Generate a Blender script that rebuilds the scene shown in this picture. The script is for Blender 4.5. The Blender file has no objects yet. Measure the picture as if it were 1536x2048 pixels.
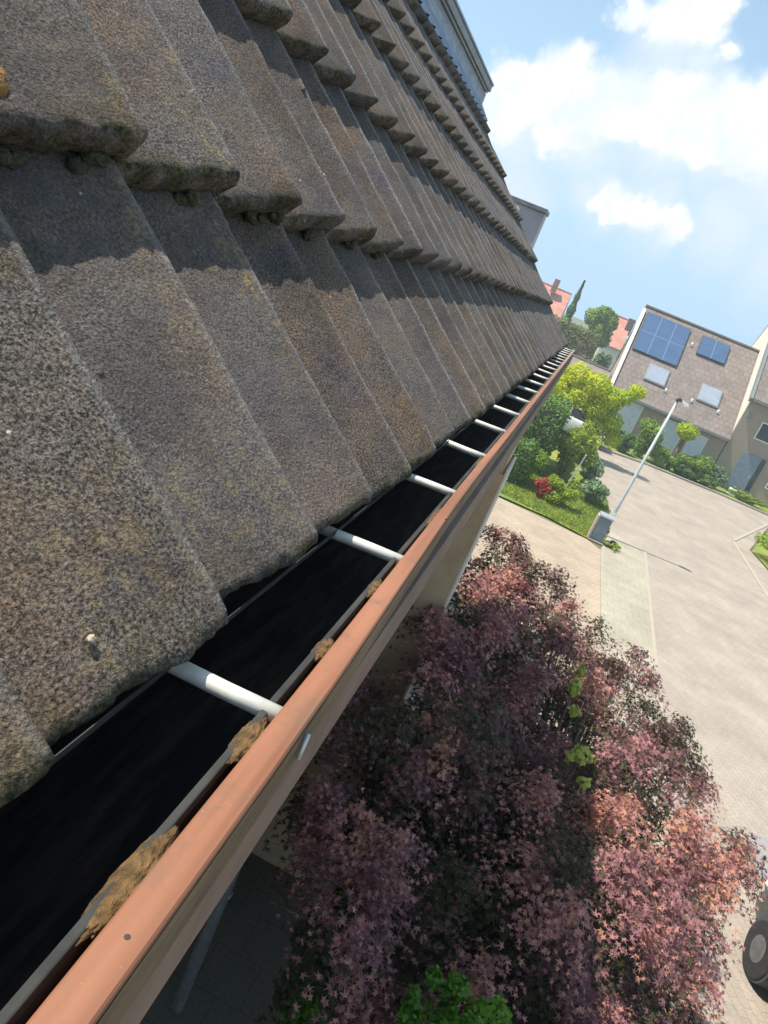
import bpy, math, random
import numpy as np
from mathutils import Matrix, Vector
random.seed(7); rng = np.random.default_rng(7)
S = bpy.context.scene
COL = S.collection
ZC = 5.4            # camera height above the street

# ---------------------------------------------------------------- camera
cam = bpy.data.cameras.new('camera'); co = bpy.data.objects.new('camera', cam); COL.objects.link(co)
rx, up, bk = Vector((0.8935, 0.26593, 0.36185)), Vector((-0.42458, 0.2379, 0.87357)), Vector((0.14622, -0.93418, 0.32548))
m = Matrix((rx, up, bk)).transposed().to_4x4(); m.translation = (0, 0, ZC)
co.matrix_world = m
cam.sensor_fit = 'VERTICAL'; cam.sensor_height = 36; cam.sensor_width = 27; cam.lens = 36 * 1500 / 2048
cam.clip_start = 0.02; cam.clip_end = 2000
S.camera = co
# ---------------------------------------------------------------- light
SUN = Vector((-0.55, -0.10, 1.0)).normalized()      # towards the sun
elev = math.asin(SUN.z); azim = math.atan2(SUN.x, SUN.y)
sl = bpy.data.lights.new('sun', 'SUN'); sl.energy = 5.0; sl.angle = math.radians(0.55); sl.color = (1, 0.93, 0.82)
so = bpy.data.objects.new('sun', sl); COL.objects.link(so); so.rotation_euler = SUN.to_track_quat('Z', 'Y').to_euler()
S.view_settings.view_transform = 'Standard'; S.view_settings.look = 'None'
S.view_settings.exposure = 0.48; S.view_settings.gamma = 1
W = bpy.data.worlds.new('World'); S.world = W; W.use_nodes = True
wt = W.node_tree; wn = wt.nodes; wl = wt.links
for n in list(wn): wn.remove(n)

def N(t, kind, **kw):
    n = t.nodes.new(kind)
    for k, v in kw.items():
        if k == 'inp':
            for a, b in v.items(): n.inputs[a].default_value = b
        else: setattr(n, k, v)
    return n
out = N(wt, 'ShaderNodeOutputWorld'); bg = N(wt, 'ShaderNodeBackground')
sky = N(wt, 'ShaderNodeTexSky', sky_type='NISHITA', sun_disc=False, sun_elevation=elev, sun_rotation=azim, altitude=50)
sky.air_density = 1.1; sky.dust_density = 1.6; sky.ozone_density = 1.0
bg.inputs['Strength'].default_value = 0.088
wl.new(bg.outputs[0], out.inputs[0])
tc = N(wt, 'ShaderNodeTexCoord')
nz = N(wt, 'ShaderNodeTexNoise', inp={'Scale': 9.0, 'Detail': 9.0, 'Roughness': 0.62}); wl.new(tc.outputs['Generated'], nz.inputs['Vector'])
off = N(wt, 'ShaderNodeVectorMath', operation='SUBTRACT'); wl.new(nz.outputs['Color'], off.inputs[0]); off.inputs[1].default_value = (.5, .5, .5)
nz2 = N(wt, 'ShaderNodeTexNoise', inp={'Scale': 40.0, 'Detail': 6.0, 'Roughness': 0.6}); wl.new(tc.outputs['Generated'], nz2.inputs['Vector'])
off2 = N(wt, 'ShaderNodeVectorMath', operation='SUBTRACT'); wl.new(nz2.outputs['Color'], off2.inputs[0]); off2.inputs[1].default_value = (.5, .5, .5)
sc = N(wt, 'ShaderNodeVectorMath', operation='SCALE'); wl.new(off.outputs[0], sc.inputs[0]); sc.inputs['Scale'].default_value = 0.085
sc2 = N(wt, 'ShaderNodeVectorMath', operation='SCALE'); wl.new(off2.outputs[0], sc2.inputs[0]); sc2.inputs['Scale'].default_value = 0.030
a1 = N(wt, 'ShaderNodeVectorMath', operation='ADD'); wl.new(tc.outputs['Generated'], a1.inputs[0]); wl.new(sc.outputs[0], a1.inputs[1])
a2 = N(wt, 'ShaderNodeVectorMath', operation='ADD'); wl.new(a1.outputs[0], a2.inputs[0]); wl.new(sc2.outputs[0], a2.inputs[1])
def blobs(lst, soft):
    prev = None
    for (x, y, z, r) in lst:
        d = N(wt, 'ShaderNodeVectorMath', operation='DISTANCE'); wl.new(a2.outputs[0], d.inputs[0]); d.inputs[1].default_value = (x, y, z)
        mr = N(wt, 'ShaderNodeMapRange', interpolation_type='SMOOTHSTEP', inp={'From Min': r, 'From Max': r * soft, 'To Min': 0, 'To Max': 1}); wl.new(d.outputs['Value'], mr.inputs['Value'])
        if prev is None: prev = mr.outputs[0]
        else:
            mx = N(wt, 'ShaderNodeMath', operation='MAXIMUM'); wl.new(prev, mx.inputs[0]); wl.new(mr.outputs[0], mx.inputs[1]); prev = mx.outputs[0]
    return prev
bright = [(-.211, .959, .187, .036), (-.172, .962, .200, .034), (-.145, .960, .228, .038), (-.134, .972, .194, .034), (-.090, .966, .232, .036),
          (-.048, .968, .240, .036), (-.016, .967, .244, .034), (.009, .970, .236, .034), (.036, .966, .250, .036), (.070, .963, .245, .05), (-.20, .965, .16, .03),
          (-.035, .992, .126, .020), (-.003, .992, .129, .022), (.036, .99, .134, .022), (-.116, .946, .303, .02), (-.076, .947, .313, .025), (-.035, .944, .329, .03), (.006, .952, .300, .014), (.35, .93, .2, .10), (-.5, .85, .2, .10), (.9, -.2, .3, .12), (.3, -.9, .3, .12)]
soft = [(-.167, .974, .155, .075), (-.095, .98, .176, .085), (-.02, .977, .200, .085), (.053, .971, .215, .09), (.12, .965, .20, .09), (-.06, .949, .300, .07),
        (-.02, .958, .285, .05), (.01, .985, .135, .07), (.09, .985, .15, .075), (.17, .97, .14, .09), (-.06, .99, .13, .05), (-.15, .98, .1, .06), (.35, .92, .16, .2)]
fill = [(-.19, .965, .175, .03), (-.155, .965, .205, .03), (-.12, .965, .225, .032), (-.105, .972, .20, .034), (-.07, .973, .215, .034), (-.03, .972, .222, .034), (.02, .972, .222, .032), (.055, .970, .232, .034), (.09, .966, .235, .04), (-.135, .978, .165, .022), (.02, .99, .138, .018), (-.055, .991, .120, .014)]
mb = blobs([(x, y, z, r * 1.28) for x, y, z, r in bright + fill], .50); ms = blobs([(x, y, z, r * 1.1) for x, y, z, r in soft], .02)
msk = N(wt, 'ShaderNodeMath', operation='MULTIPLY'); wl.new(ms, msk.inputs[0]); msk.inputs[1].default_value = .95
# thin hazy veil that thickens towards the horizon
sep = N(wt, 'ShaderNodeSeparateXYZ'); wl.new(tc.outputs['Generated'], sep.inputs[0])
hz = N(wt, 'ShaderNodeMapRange', interpolation_type='SMOOTHSTEP', inp={'From Min': .55, 'From Max': .02, 'To Min': .42, 'To Max': 1.0}); wl.new(sep.outputs['Z'], hz.inputs['Value'])
c0 = N(wt, 'ShaderNodeMixRGB', blend_type='MIX'); wl.new(hz.outputs[0], c0.inputs[0]); wl.new(sky.outputs[0], c0.inputs[1]); c0.inputs[2].default_value = (4.5, 6.9, 9.2, 1)
c1 = N(wt, 'ShaderNodeMixRGB', blend_type='MIX'); wl.new(msk.outputs[0], c1.inputs[0]); wl.new(c0.outputs[0], c1.inputs[1]); c1.inputs[2].default_value = (6.9, 7.8, 8.9, 1)
c2 = N(wt, 'ShaderNodeMixRGB', blend_type='MIX'); wl.new(mb, c2.inputs[0]); wl.new(c1.outputs[0], c2.inputs[1]); c2.inputs[2].default_value = (9.2, 9.2, 9.2, 1)
wl.new(c2.outputs[0], bg.inputs['Color'])
nz3 = N(wt, 'ShaderNodeTexNoise', inp={'Scale': 16.0, 'Detail': 6.0, 'Roughness': .55}); wl.new(a1.outputs[0], nz3.inputs['Vector'])
r3_ = N(wt, 'ShaderNodeMapRange', interpolation_type='SMOOTHSTEP', inp={'From Min': .42, 'From Max': .60}); wl.new(nz3.outputs[0], r3_.inputs[0])
c3_ = N(wt, 'ShaderNodeMixRGB'); wl.new(r3_.outputs[0], c3_.inputs[0]); c3_.inputs[1].default_value = (7.6, 8.3, 9.0, 1); c3_.inputs[2].default_value = (9.6, 9.5, 9.4, 1); wl.new(c3_.outputs[0], c2.inputs[2])   # cloud bodies: white tops, blue-grey hollows

# ---------------------------------------------------------------- materials
def mat(name, c1, c2=None, scale=5, rough=.8, bump=0, bscale=None, c3=None, metal=0, detail=6, dist=.01, lo=.35, hi=.65, spec=None, mscale=None, trans=0):
    M = bpy.data.materials.new(name); M.use_nodes = True; t = M.node_tree
    b = t.nodes['Principled BSDF']; b.inputs['Roughness'].default_value = rough; b.inputs['Metallic'].default_value = metal
    if spec is not None: b.inputs['Specular IOR Level'].default_value = spec
    tcn = N(t, 'ShaderNodeTexCoord'); src = tcn.outputs['Object']
    if mscale:
        mp = N(t, 'ShaderNodeMapping'); mp.inputs['Scale'].default_value = mscale; t.links.new(src, mp.inputs['Vector']); src = mp.outputs[0]
    if c2:
        n = N(t, 'ShaderNodeTexNoise', inp={'Scale': scale, 'Detail': detail, 'Roughness': .6}); t.links.new(src, n.inputs['Vector'])
        r = N(t, 'ShaderNodeValToRGB'); r.color_ramp.elements[0].position = lo; r.color_ramp.elements[1].position = hi
        r.color_ramp.elements[0].color = (*c1, 1); r.color_ramp.elements[1].color = (*c2, 1)
        t.links.new(n.outputs[0], r.inputs[0]); colr = r.outputs[0]
        if c3:
            n3 = N(t, 'ShaderNodeTexNoise', inp={'Scale': scale * .13, 'Detail': 4}); t.links.new(src, n3.inputs['Vector'])
            r3 = N(t, 'ShaderNodeMapRange', inp={'From Min': .48, 'From Max': .66}); t.links.new(n3.outputs[0], r3.inputs[0])
            mx = N(t, 'ShaderNodeMixRGB'); t.links.new(r3.outputs[0], mx.inputs[0]); t.links.new(colr, mx.inputs[1]); mx.inputs[2].default_value = (*c3, 1); colr = mx.outputs[0]
        t.links.new(colr, b.inputs['Base Color'])
    else: b.inputs['Base Color'].default_value = (*c1, 1)
    if bump:
        nb = N(t, 'ShaderNodeTexNoise', inp={'Scale': bscale or scale * 3, 'Detail': 5}); t.links.new(src, nb.inputs['Vector'])
        bp = N(t, 'ShaderNodeBump', inp={'Strength': bump, 'Distance': dist}); t.links.new(nb.outputs[0], bp.inputs['Height']); t.links.new(bp.outputs[0], b.inputs['Normal'])
    return M

def leaf_mat(name, stops, trans=.3, rough=.6):
    """colour by a per-leaf random tone"""
    M = bpy.data.materials.new(name); M.use_nodes = True; t = M.node_tree; b = t.nodes['Principled BSDF']; b.inputs['Roughness'].default_value = rough
    b.inputs['Specular IOR Level'].default_value = .25
    at = N(t, 'ShaderNodeAttribute', attribute_name='tone'); r = N(t, 'ShaderNodeValToRGB')
    e = r.color_ramp.elements
    while len(e) < len(stops): e.new(.5)
    for i, (p, c) in enumerate(stops): e[i].position = p; e[i].color = (*c, 1)
    t.links.new(at.outputs['Fac'], r.inputs[0]); t.links.new(r.outputs[0], b.inputs['Base Color'])
    tr = N(t, 'ShaderNodeBsdfTranslucent'); t.links.new(r.outputs[0], tr.inputs[0]); mx = N(t, 'ShaderNodeMixShader'); mx.inputs[0].default_value = trans
    o = t.nodes['Material Output']; t.links.new(b.outputs[0], mx.inputs[1]); t.links.new(tr.outputs[0], mx.inputs[2]); t.links.new(mx.outputs[0], o.inputs[0])
    return M

def tile_mat():
    M = bpy.data.materials.new('gritty_concrete_tile'); M.use_nodes = True; t = M.node_tree; L = t.links; b = t.nodes['Principled BSDF']
    b.inputs['Roughness'].default_value = .92; b.inputs['Specular IOR Level'].default_value = .25
    tcn = N(t, 'ShaderNodeTexCoord'); o = tcn.outputs['Object']
    def noise(s, d=4, r=.6): n = N(t, 'ShaderNodeTexNoise', inp={'Scale': s, 'Detail': d, 'Roughness': r}); L.new(o, n.inputs['Vector']); return n.outputs[0]
    def ramp(v, a, c, x, y):
        r = N(t, 'ShaderNodeValToRGB'); r.color_ramp.elements[0].position = x; r.color_ramp.elements[1].position = y
        r.color_ramp.elements[0].color = (*a, 1); r.color_ramp.elements[1].color = (*c, 1); L.new(v, r.inputs[0]); return r.outputs[0]
    def mix(f, a, c, bt='MIX'):
        x = N(t, 'ShaderNodeMixRGB', blend_type=bt)
        if isinstance(f, float): x.inputs[0].default_value = f
        else: L.new(f, x.inputs[0])
        for i, v in ((1, a), (2, c)):
            if isinstance(v, tuple): x.inputs[i].default_value = (*v, 1)
            else: L.new(v, x.inputs[i])
        return x.outputs[0]
    def mr(v, a, c, lo=0., hi=1.):
        x = N(t, 'ShaderNodeMapRange', interpolation_type='SMOOTHSTEP', inp={'From Min': a, 'From Max': c, 'To Min': lo, 'To Max': hi}); L.new(v, x.inputs[0]); return x.outputs[0]
    base = ramp(noise(430, 3, .75), (.022, .019, .018), (.26, .22, .185), .40, .66)          # single grains
    base = mix(mr(noise(7, 5), .40, .62, 0., .85), base, ramp(noise(400, 3, .75), (.026, .019, .014), (.31, .215, .145), .40, .66))   # warm brown patches
    base = mix(mr(noise(11, 4), .52, .70, 0., .7), base, ramp(noise(420, 3, .75), (.016, .014, .018), (.18, .155, .17), .42, .64))     # purplish dark patches
    at = N(t, 'ShaderNodeAttribute', attribute_name='tint')                                  # a tone of its own for each tile
    base = mix(mr(at.outputs['Fac'], 0, 1, .0, .30), base, (.13, .125, .13))
    al = N(t, 'ShaderNodeAttribute', attribute_name='lichen')
    ml = N(t, 'ShaderNodeMath', operation='MULTIPLY'); L.new(al.outputs['Fac'], ml.inputs[0]); L.new(mr(noise(70, 5, .75), .46, .62), ml.inputs[1])
    base = mix(ml.outputs[0], base, ramp(noise(200, 3), (.12, .085, .03), (.46, .34, .16), .35, .65))
    am = N(t, 'ShaderNodeAttribute', attribute_name='moss')
    mm = N(t, 'ShaderNodeMath', operation='MULTIPLY'); L.new(am.outputs['Fac'], mm.inputs[0]); L.new(mr(noise(38, 5, .7), .40, .56), mm.inputs[1])
    base = mix(mm.outputs[0], base, ramp(noise(260, 3), (.020, .020, .012), (.12, .105, .045), .38, .7))
    vor = N(t, 'ShaderNodeTexVoronoi', inp={'Scale': 26.0}); L.new(o, vor.inputs['Vector'])
    base = mix(mr(vor.outputs['Distance'], .055, .035), base, mix(mr(noise(9, 2), .5, .6), base, (.50, .46, .36)))    # sparse pale lichen dots
    ak = N(t, 'ShaderNodeAttribute', attribute_name='edge')
    wd = N(t, 'ShaderNodeMixRGB', blend_type='MULTIPLY'); wd.inputs[0].default_value = 1; L.new(base, wd.inputs[1]); L.new(mr(noise(4.5, 7, .65), .32, .62, .62, 1.08), wd.inputs[2]); base = wd.outputs[0]
    base = mix(ak.outputs['Fac'], base, ramp(noise(300, 3), (.12, .12, .125), (.42, .41, .39), .38, .66))   # pale ridge highlights painted into the colour
    L.new(base, b.inputs['Base Color'])
    b1 = N(t, 'ShaderNodeBump', inp={'Strength': 1.0, 'Distance': .0026}); L.new(noise(430, 3, .65), b1.inputs['Height'])
    b2 = N(t, 'ShaderNodeBump', inp={'Strength': .7, 'Distance': .003}); L.new(noise(90, 4, .6), b2.inputs['Height']); L.new(b1.outputs[0], b2.inputs['Normal'])
    L.new(b2.outputs[0], b.inputs['Normal'])
    return M

def paving_mat(name, c1, c2, bw, bh, mortar, ang=0, squash=.5):
    M = bpy.data.materials.new(name); M.use_nodes = True; t = M.node_tree; L = t.links; b = t.nodes['Principled BSDF']; b.inputs['Roughness'].default_value = .9
    tcn = N(t, 'ShaderNodeTexCoord'); mp = N(t, 'ShaderNodeMapping'); mp.inputs['Rotation'].default_value = (0, 0, ang); L.new(tcn.outputs['Object'], mp.inputs[0])
    br = N(t, 'ShaderNodeTexBrick', inp={'Scale': 1.0, 'Brick Width': bw, 'Row Height': bh, 'Mortar Size': .006, 'Mortar Smooth': .3, 'Color1': (*c1, 1), 'Color2': (*c2, 1), 'Mortar': (*mortar, 1)}); L.new(mp.outputs[0], br.inputs[0])
    n = N(t, 'ShaderNodeTexNoise', inp={'Scale': .9, 'Detail': 8, 'Roughness': .65}); L.new(tcn.outputs['Object'], n.inputs[0])
    r = N(t, 'ShaderNodeMapRange', inp={'From Min': .3, 'From Max': .7, 'To Min': .80, 'To Max': 1.14}); L.new(n.outputs[0], r.inputs[0])
    mx = N(t, 'ShaderNodeMixRGB', blend_type='MULTIPLY'); mx.inputs[0].default_value = 1; L.new(br.outputs[0], mx.inputs[1]); L.new(r.outputs[0], mx.inputs[2])
    n2 = N(t, 'ShaderNodeTexNoise', inp={'Scale': 30, 'Detail': 4}); L.new(tcn.outputs['Object'], n2.inputs[0])
    r2 = N(t, 'ShaderNodeMapRange', inp={'From Min': .3, 'From Max': .7, 'To Min': .86, 'To Max': 1.12}); L.new(n2.outputs[0], r2.inputs[0])
    m2 = N(t, 'ShaderNodeMixRGB', blend_type='MULTIPLY'); m2.inputs[0].default_value = 1; L.new(mx.outputs[0], m2.inputs[1]); L.new(r2.outputs[0], m2.inputs[2])
    L.new(m2.outputs[0], b.inputs['Base Color'])
    bp = N(t, 'ShaderNodeBump', inp={'Strength': .4, 'Distance': .004}); L.new(n2.outputs[0], bp.inputs['Height']); L.new(bp.outputs[0], b.inputs['Normal'])
    return M

def roof_mat(name, c1, c2, bw=.3, bh=.34):
    M = bpy.data.materials.new(name); M.use_nodes = True; t = M.node_tree; L = t.links; b = t.nodes['Principled BSDF']; b.inputs['Roughness'].default_value = .85
    uv = N(t, 'ShaderNodeUVMap'); uv.uv_map = 'UVMap'
    br = N(t, 'ShaderNodeTexBrick', inp={'Scale': 1.0, 'Brick Width': bw, 'Row Height': bh, 'Mortar Size': .014, 'Mortar Smooth': .8, 'Color1': (*c1, 1), 'Color2': (*c2, 1), 'Mortar': tuple(x * .62 for x in c1) + (1,)}); L.new(uv.outputs[0], br.inputs[0])
    tcn = N(t, 'ShaderNodeTexCoord'); n = N(t, 'ShaderNodeTexNoise', inp={'Scale': 1.3, 'Detail': 8, 'Roughness': .7}); L.new(tcn.outputs['Object'], n.inputs[0])
    r = N(t, 'ShaderNodeMapRange', inp={'From Min': .3, 'From Max': .7, 'To Min': .78, 'To Max': 1.2}); L.new(n.outputs[0], r.inputs[0])
    mx = N(t, 'ShaderNodeMixRGB', blend_type='MULTIPLY'); mx.inputs[0].default_value = 1; L.new(br.outputs[0], mx.inputs[1]); L.new(r.outputs[0], mx.inputs[2]); L.new(mx.outputs[0], b.inputs['Base Color'])
    bp = N(t, 'ShaderNodeBump', inp={'Strength': .6, 'Distance': .02}); L.new(br.outputs['Fac'], bp.inputs['Height']); bp.invert = True; L.new(bp.outputs[0], b.inputs['Normal'])
    return M

def rail_mat():
    M = bpy.data.materials.new('weathered_orange_brown_wood'); M.use_nodes = True; t = M.node_tree; L = t.links; b = t.nodes['Principled BSDF']; b.inputs['Roughness'].default_value = .62
    tcn = N(t, 'ShaderNodeTexCoord'); mp = N(t, 'ShaderNodeMapping'); mp.inputs['Scale'].default_value = (90, 3, 90); L.new(tcn.outputs['Object'], mp.inputs[0])
    n = N(t, 'ShaderNodeTexNoise', inp={'Scale': 1.0, 'Detail': 6}); L.new(mp.outputs[0], n.inputs[0])
    r = N(t, 'ShaderNodeValToRGB'); r.color_ramp.elements[0].position = .3; r.color_ramp.elements[1].position = .7
    r.color_ramp.elements[0].color = (.20, .078, .038, 1); r.color_ramp.elements[1].color = (.335, .145, .078, 1); L.new(n.outputs[0], r.inputs[0])
    n2 = N(t, 'ShaderNodeTexNoise', inp={'Scale': 26, 'Detail': 8, 'Roughness': .7}); L.new(tcn.outputs['Object'], n2.inputs[0])
    r2 = N(t, 'ShaderNodeMapRange', inp={'From Min': .50, 'From Max': .72, 'To Max': .85}); L.new(n2.outputs[0], r2.inputs[0])
    mx = N(t, 'ShaderNodeMixRGB'); L.new(r2.outputs[0], mx.inputs[0]); L.new(r.outputs[0], mx.inputs[1]); mx.inputs[2].default_value = (.16, .10, .065, 1)   # stains
    n3 = N(t, 'ShaderNodeTexNoise', inp={'Scale': 600, 'Detail': 2}); L.new(tcn.outputs['Object'], n3.inputs[0])
    r3 = N(t, 'ShaderNodeMapRange', inp={'From Min': .73, 'From Max': .78}); L.new(n3.outputs[0], r3.inputs[0])
    mx3 = N(t, 'ShaderNodeMixRGB'); L.new(r3.outputs[0], mx3.inputs[0]); L.new(mx.outputs[0], mx3.inputs[1]); mx3.inputs[2].default_value = (.42, .28, .20, 1)
    # the far end runs to a paler, greyer pink
    sp = N(t, 'ShaderNodeSeparateXYZ'); L.new(tcn.outputs['Object'], sp.inputs[0]); r4 = N(t, 'ShaderNodeMapRange', inp={'From Min': .5, 'From Max': 2.6, 'To Min': 0, 'To Max': .85}); L.new(sp.outputs['Y'], r4.inputs[0])
    mx4 = N(t, 'ShaderNodeMixRGB'); L.new(r4.outputs[0], mx4.inputs[0]); L.new(mx3.outputs[0], mx4.inputs[1]); mx4.inputs[2].default_value = (.36, .23, .18, 1)
    L.new(mx4.outputs[0], b.inputs['Base Color'])
    bp = N(t, 'ShaderNodeBump', inp={'Strength': .5, 'Distance': .0012}); L.new(n.outputs[0], bp.inputs['Height']); L.new(bp.outputs[0], b.inputs['Normal'])
    return M

M = dict(
    tile=tile_mat(), rail=rail_mat(),
    bitumen=mat('black_gutter_lining', (.006, .006, .006), (.060, .040, .026), 14, .8, .6, 60, mscale=(5, .6, 5), dist=.003, spec=.3, lo=.45, hi=.80),
    zinc=mat('weathered_zinc', (.42, .46, .50), (.60, .63, .66), 20, .42, .1, 80, metal=.55, dist=.001),
    zinc_pale=mat('pale_galvanised_steel', (.56, .55, .49), (.72, .70, .61), 60, .5, .1, 100, metal=.15, dist=.0005),
    dormerclad=mat('pale_grey_dormer_cladding', (.42, .42, .43), (.50, .49, .49), 6, .8),
    darklip=mat('dirty_dark_zinc', (.018, .020, .019), (.045, .045, .040), 30, .8),
    lead=mat('grey_blue_lead_sheet', (.16, .20, .26), (.30, .35, .42), 9, .5, .5, 26, metal=.15, dist=.006),
    cladding=mat('grey_metal_roof_edge', (.17, .19, .20), (.26, .28, .28), 12, .55, .1, metal=.1),
    darkwood=mat('dark_brown_wood', (.09, .06, .03), (.18, .125, .07), 12, .7, .3, mscale=(4, 1, 4)),
    pinkboard=mat('faded_tan_board', (.15, .10, .075), (.22, .15, .11), 14, .7, .2),
    cream=mat('cream_render', (.46, .33, .20), (.56, .41, .26), 6, .9, .3, 120, dist=.002),
    creamlight=mat('pale_cream_render', (.68, .62, .52), (.78, .72, .62), 5, .9, .2, 80, dist=.002),
    brick=mat('beige_brick', (.30, .245, .185), (.38, .315, .25), 18, .9, .3),
    white=mat('white_paint', (.78, .78, .76), (.84, .84, .82), 8, .5),
    whitetrim=mat('white_trim', (.74, .72, .68), None, 8, .5),
    glass=mat('dark_window_glass', (.03, .045, .06), None, rough=.08),
    paleblind=mat('pale_window_blind', (.50, .56, .66), (.60, .65, .74), 4, .4),
    bluepanel=mat('blue_solar_cells', (.055, .105, .20), (.07, .13, .24), 3, .25),
    panelline=mat('pale_panel_joints', (.11, .18, .32), None, rough=.4),
    panelframe=mat('dark_panel_frame', (.03, .04, .06), None, rough=.5),
    skyglass=mat('pale_skylight_shutter', (.27, .31, .37), (.32, .36, .43), 3, .3),
    doorblue=mat('grey_blue_door', (.16, .20, .27), (.22, .27, .34), 5, .5),
    farroof=roof_mat('grey_brown_tiles', (.20, .165, .145), (.24, .195, .17)),
    lowroof=roof_mat('dark_grey_brown_tiles', (.20, .17, .16), (.25, .21, .19)),
    redroof=roof_mat('red_clay_tiles', (.50, .21, .15), (.60, .28, .20)),
    steel=mat('painted_grey_steel', (.40, .44, .46), (.56, .60, .60), 3, .45, metal=.2),
    darkcap=mat('dark_lamp_plastic', (.05, .06, .07), None, rough=.5),
    cabinet=mat('slate_grey_cabinet', (.12, .16, .20), (.17, .21, .25), 6, .55),
    carpaint=mat('dark_green_grey_car_paint', (.030, .045, .042), (.036, .052, .047), 1, .35, metal=.0),
    carpaint2=mat('white_car_paint', (.72, .73, .74), None, rough=.25),
    tyre=mat('tyre_rubber', (.015, .015, .016), (.03, .03, .03), 30, .85), rim=mat('alloy_rim', (.10, .105, .11), (.18, .185, .19), 9, .45, metal=.3),
    lampred=mat('red_lens', (.45, .02, .02), None, rough=.2), lampclear=mat('clear_lens', (.8, .82, .85), None, rough=.1),
    bark=mat('grey_brown_bark', (.09, .065, .045), (.17, .13, .10), 22, .9, .8, mscale=(1, 1, .25)),
    lawn=mat('lawn_grass', (.10, .17, .02), (.24, .30, .04), 1.2, .95, .6, 60, c3=(.34, .30, .06), dist=.02),
    blade=mat('grass_blades', (.14, .22, .02), (.32, .37, .05), 2, .8),
    earth=mat('green_field_ground', (.09, .11, .04), (.16, .17, .07), .6, .95, .5),
    soil=mat('brown_bed_soil', (.045, .032, .022), (.09, .065, .045), 9, .95, .8),
    patio=paving_mat('grey_patio_slabs', (.16, .155, .12), (.175, .168, .13), .4, .4, (.12, .115, .09)),
    drive=paving_mat('tan_driveway_pavers', (.38, .305, .22), (.43, .35, .26), .21, .105, (.27, .21, .155), .35),
    road=paving_mat('pinkish_grey_road_pavers', (.345, .295, .24), (.375, .32, .262), .21, .105, (.28, .235, .185), 1.2),
    walk=paving_mat('greenish_footpath_slabs', (.36, .325, .25), (.385, .35, .272), .3, .3, (.26, .26, .18)),
    darkpatch=mat('patch_grey', (.26, .24, .235), (.32, .29, .28), 12, .9, .3),
    kerb=mat('pale_concrete_kerb', (.37, .325, .26), (.41, .36, .29), 5, .9, .2),
    moss=mat('ochre_moss', (.05, .030, .010), (.18, .105, .038), 130, .95, 1, 240, dist=.004),
    mossgold=mat('golden_lichen', (.09, .05, .012), (.34, .17, .03), 120, .95, 1, 240, dist=.003),
    mossdark=mat('dark_green_moss', (.014, .016, .009), (.08, .075, .03), 130, .95, 1, 260, dist=.005),
    debris=mat('pale_lichen_flake', (.30, .24, .15), (.62, .55, .42), 200, .95, .8, 300, dist=.001),
    darkdebris=mat('dark_seed_husk', (.05, .04, .03), (.12, .09, .06), 200, .95, .8, 300, dist=.001),
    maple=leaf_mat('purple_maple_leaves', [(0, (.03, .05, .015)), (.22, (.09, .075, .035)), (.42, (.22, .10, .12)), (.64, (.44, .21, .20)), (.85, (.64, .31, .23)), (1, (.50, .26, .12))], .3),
    holly=leaf_mat('glossy_green_leaves', [(0, (.03, .10, .008)), (.5, (.08, .22, .015)), (1, (.20, .36, .03))], .3, .35),
    lime=leaf_mat('lime_leaves', [(0, (.28, .36, .05)), (.6, (.50, .54, .12)), (1, (.66, .68, .26))], .4),
    yellow=leaf_mat('yellow_green_leaves', [(0, (.16, .28, .008)), (.4, (.38, .52, .01)), (.8, (.62, .64, .01)), (1, (.72, .62, .02))], .4),
    green=leaf_mat('mid_green_leaves', [(0, (.08, .17, .02)), (.5, (.22, .36, .04)), (1, (.40, .52, .09))], .3),
    darkgreen=leaf_mat('dark_green_leaves', [(0, (.05, .115, .03)), (.6, (.115, .22, .045)), (1, (.24, .35, .06))], .2),
    bluegreen=leaf_mat('blue_green_leaves', [(0, (.09, .16, .08)), (.6, (.20, .30, .14)), (1, (.36, .45, .24))], .2),
    redleaf=leaf_mat('red_blossom', [(0, (.25, .03, .03)), (.6, (.50, .08, .06)), (1, (.70, .25, .12))], .3),
    olive=leaf_mat('olive_leaves', [(0, (.15, .21, .02)), (.6, (.30, .40, .04)), (1, (.46, .52, .08))], .3),
    brownhedge=leaf_mat('brown_green_leaves', [(0, (.14, .17, .05)), (.5, (.24, .27, .08)), (1, (.40, .27, .16))], .25),
)

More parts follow.
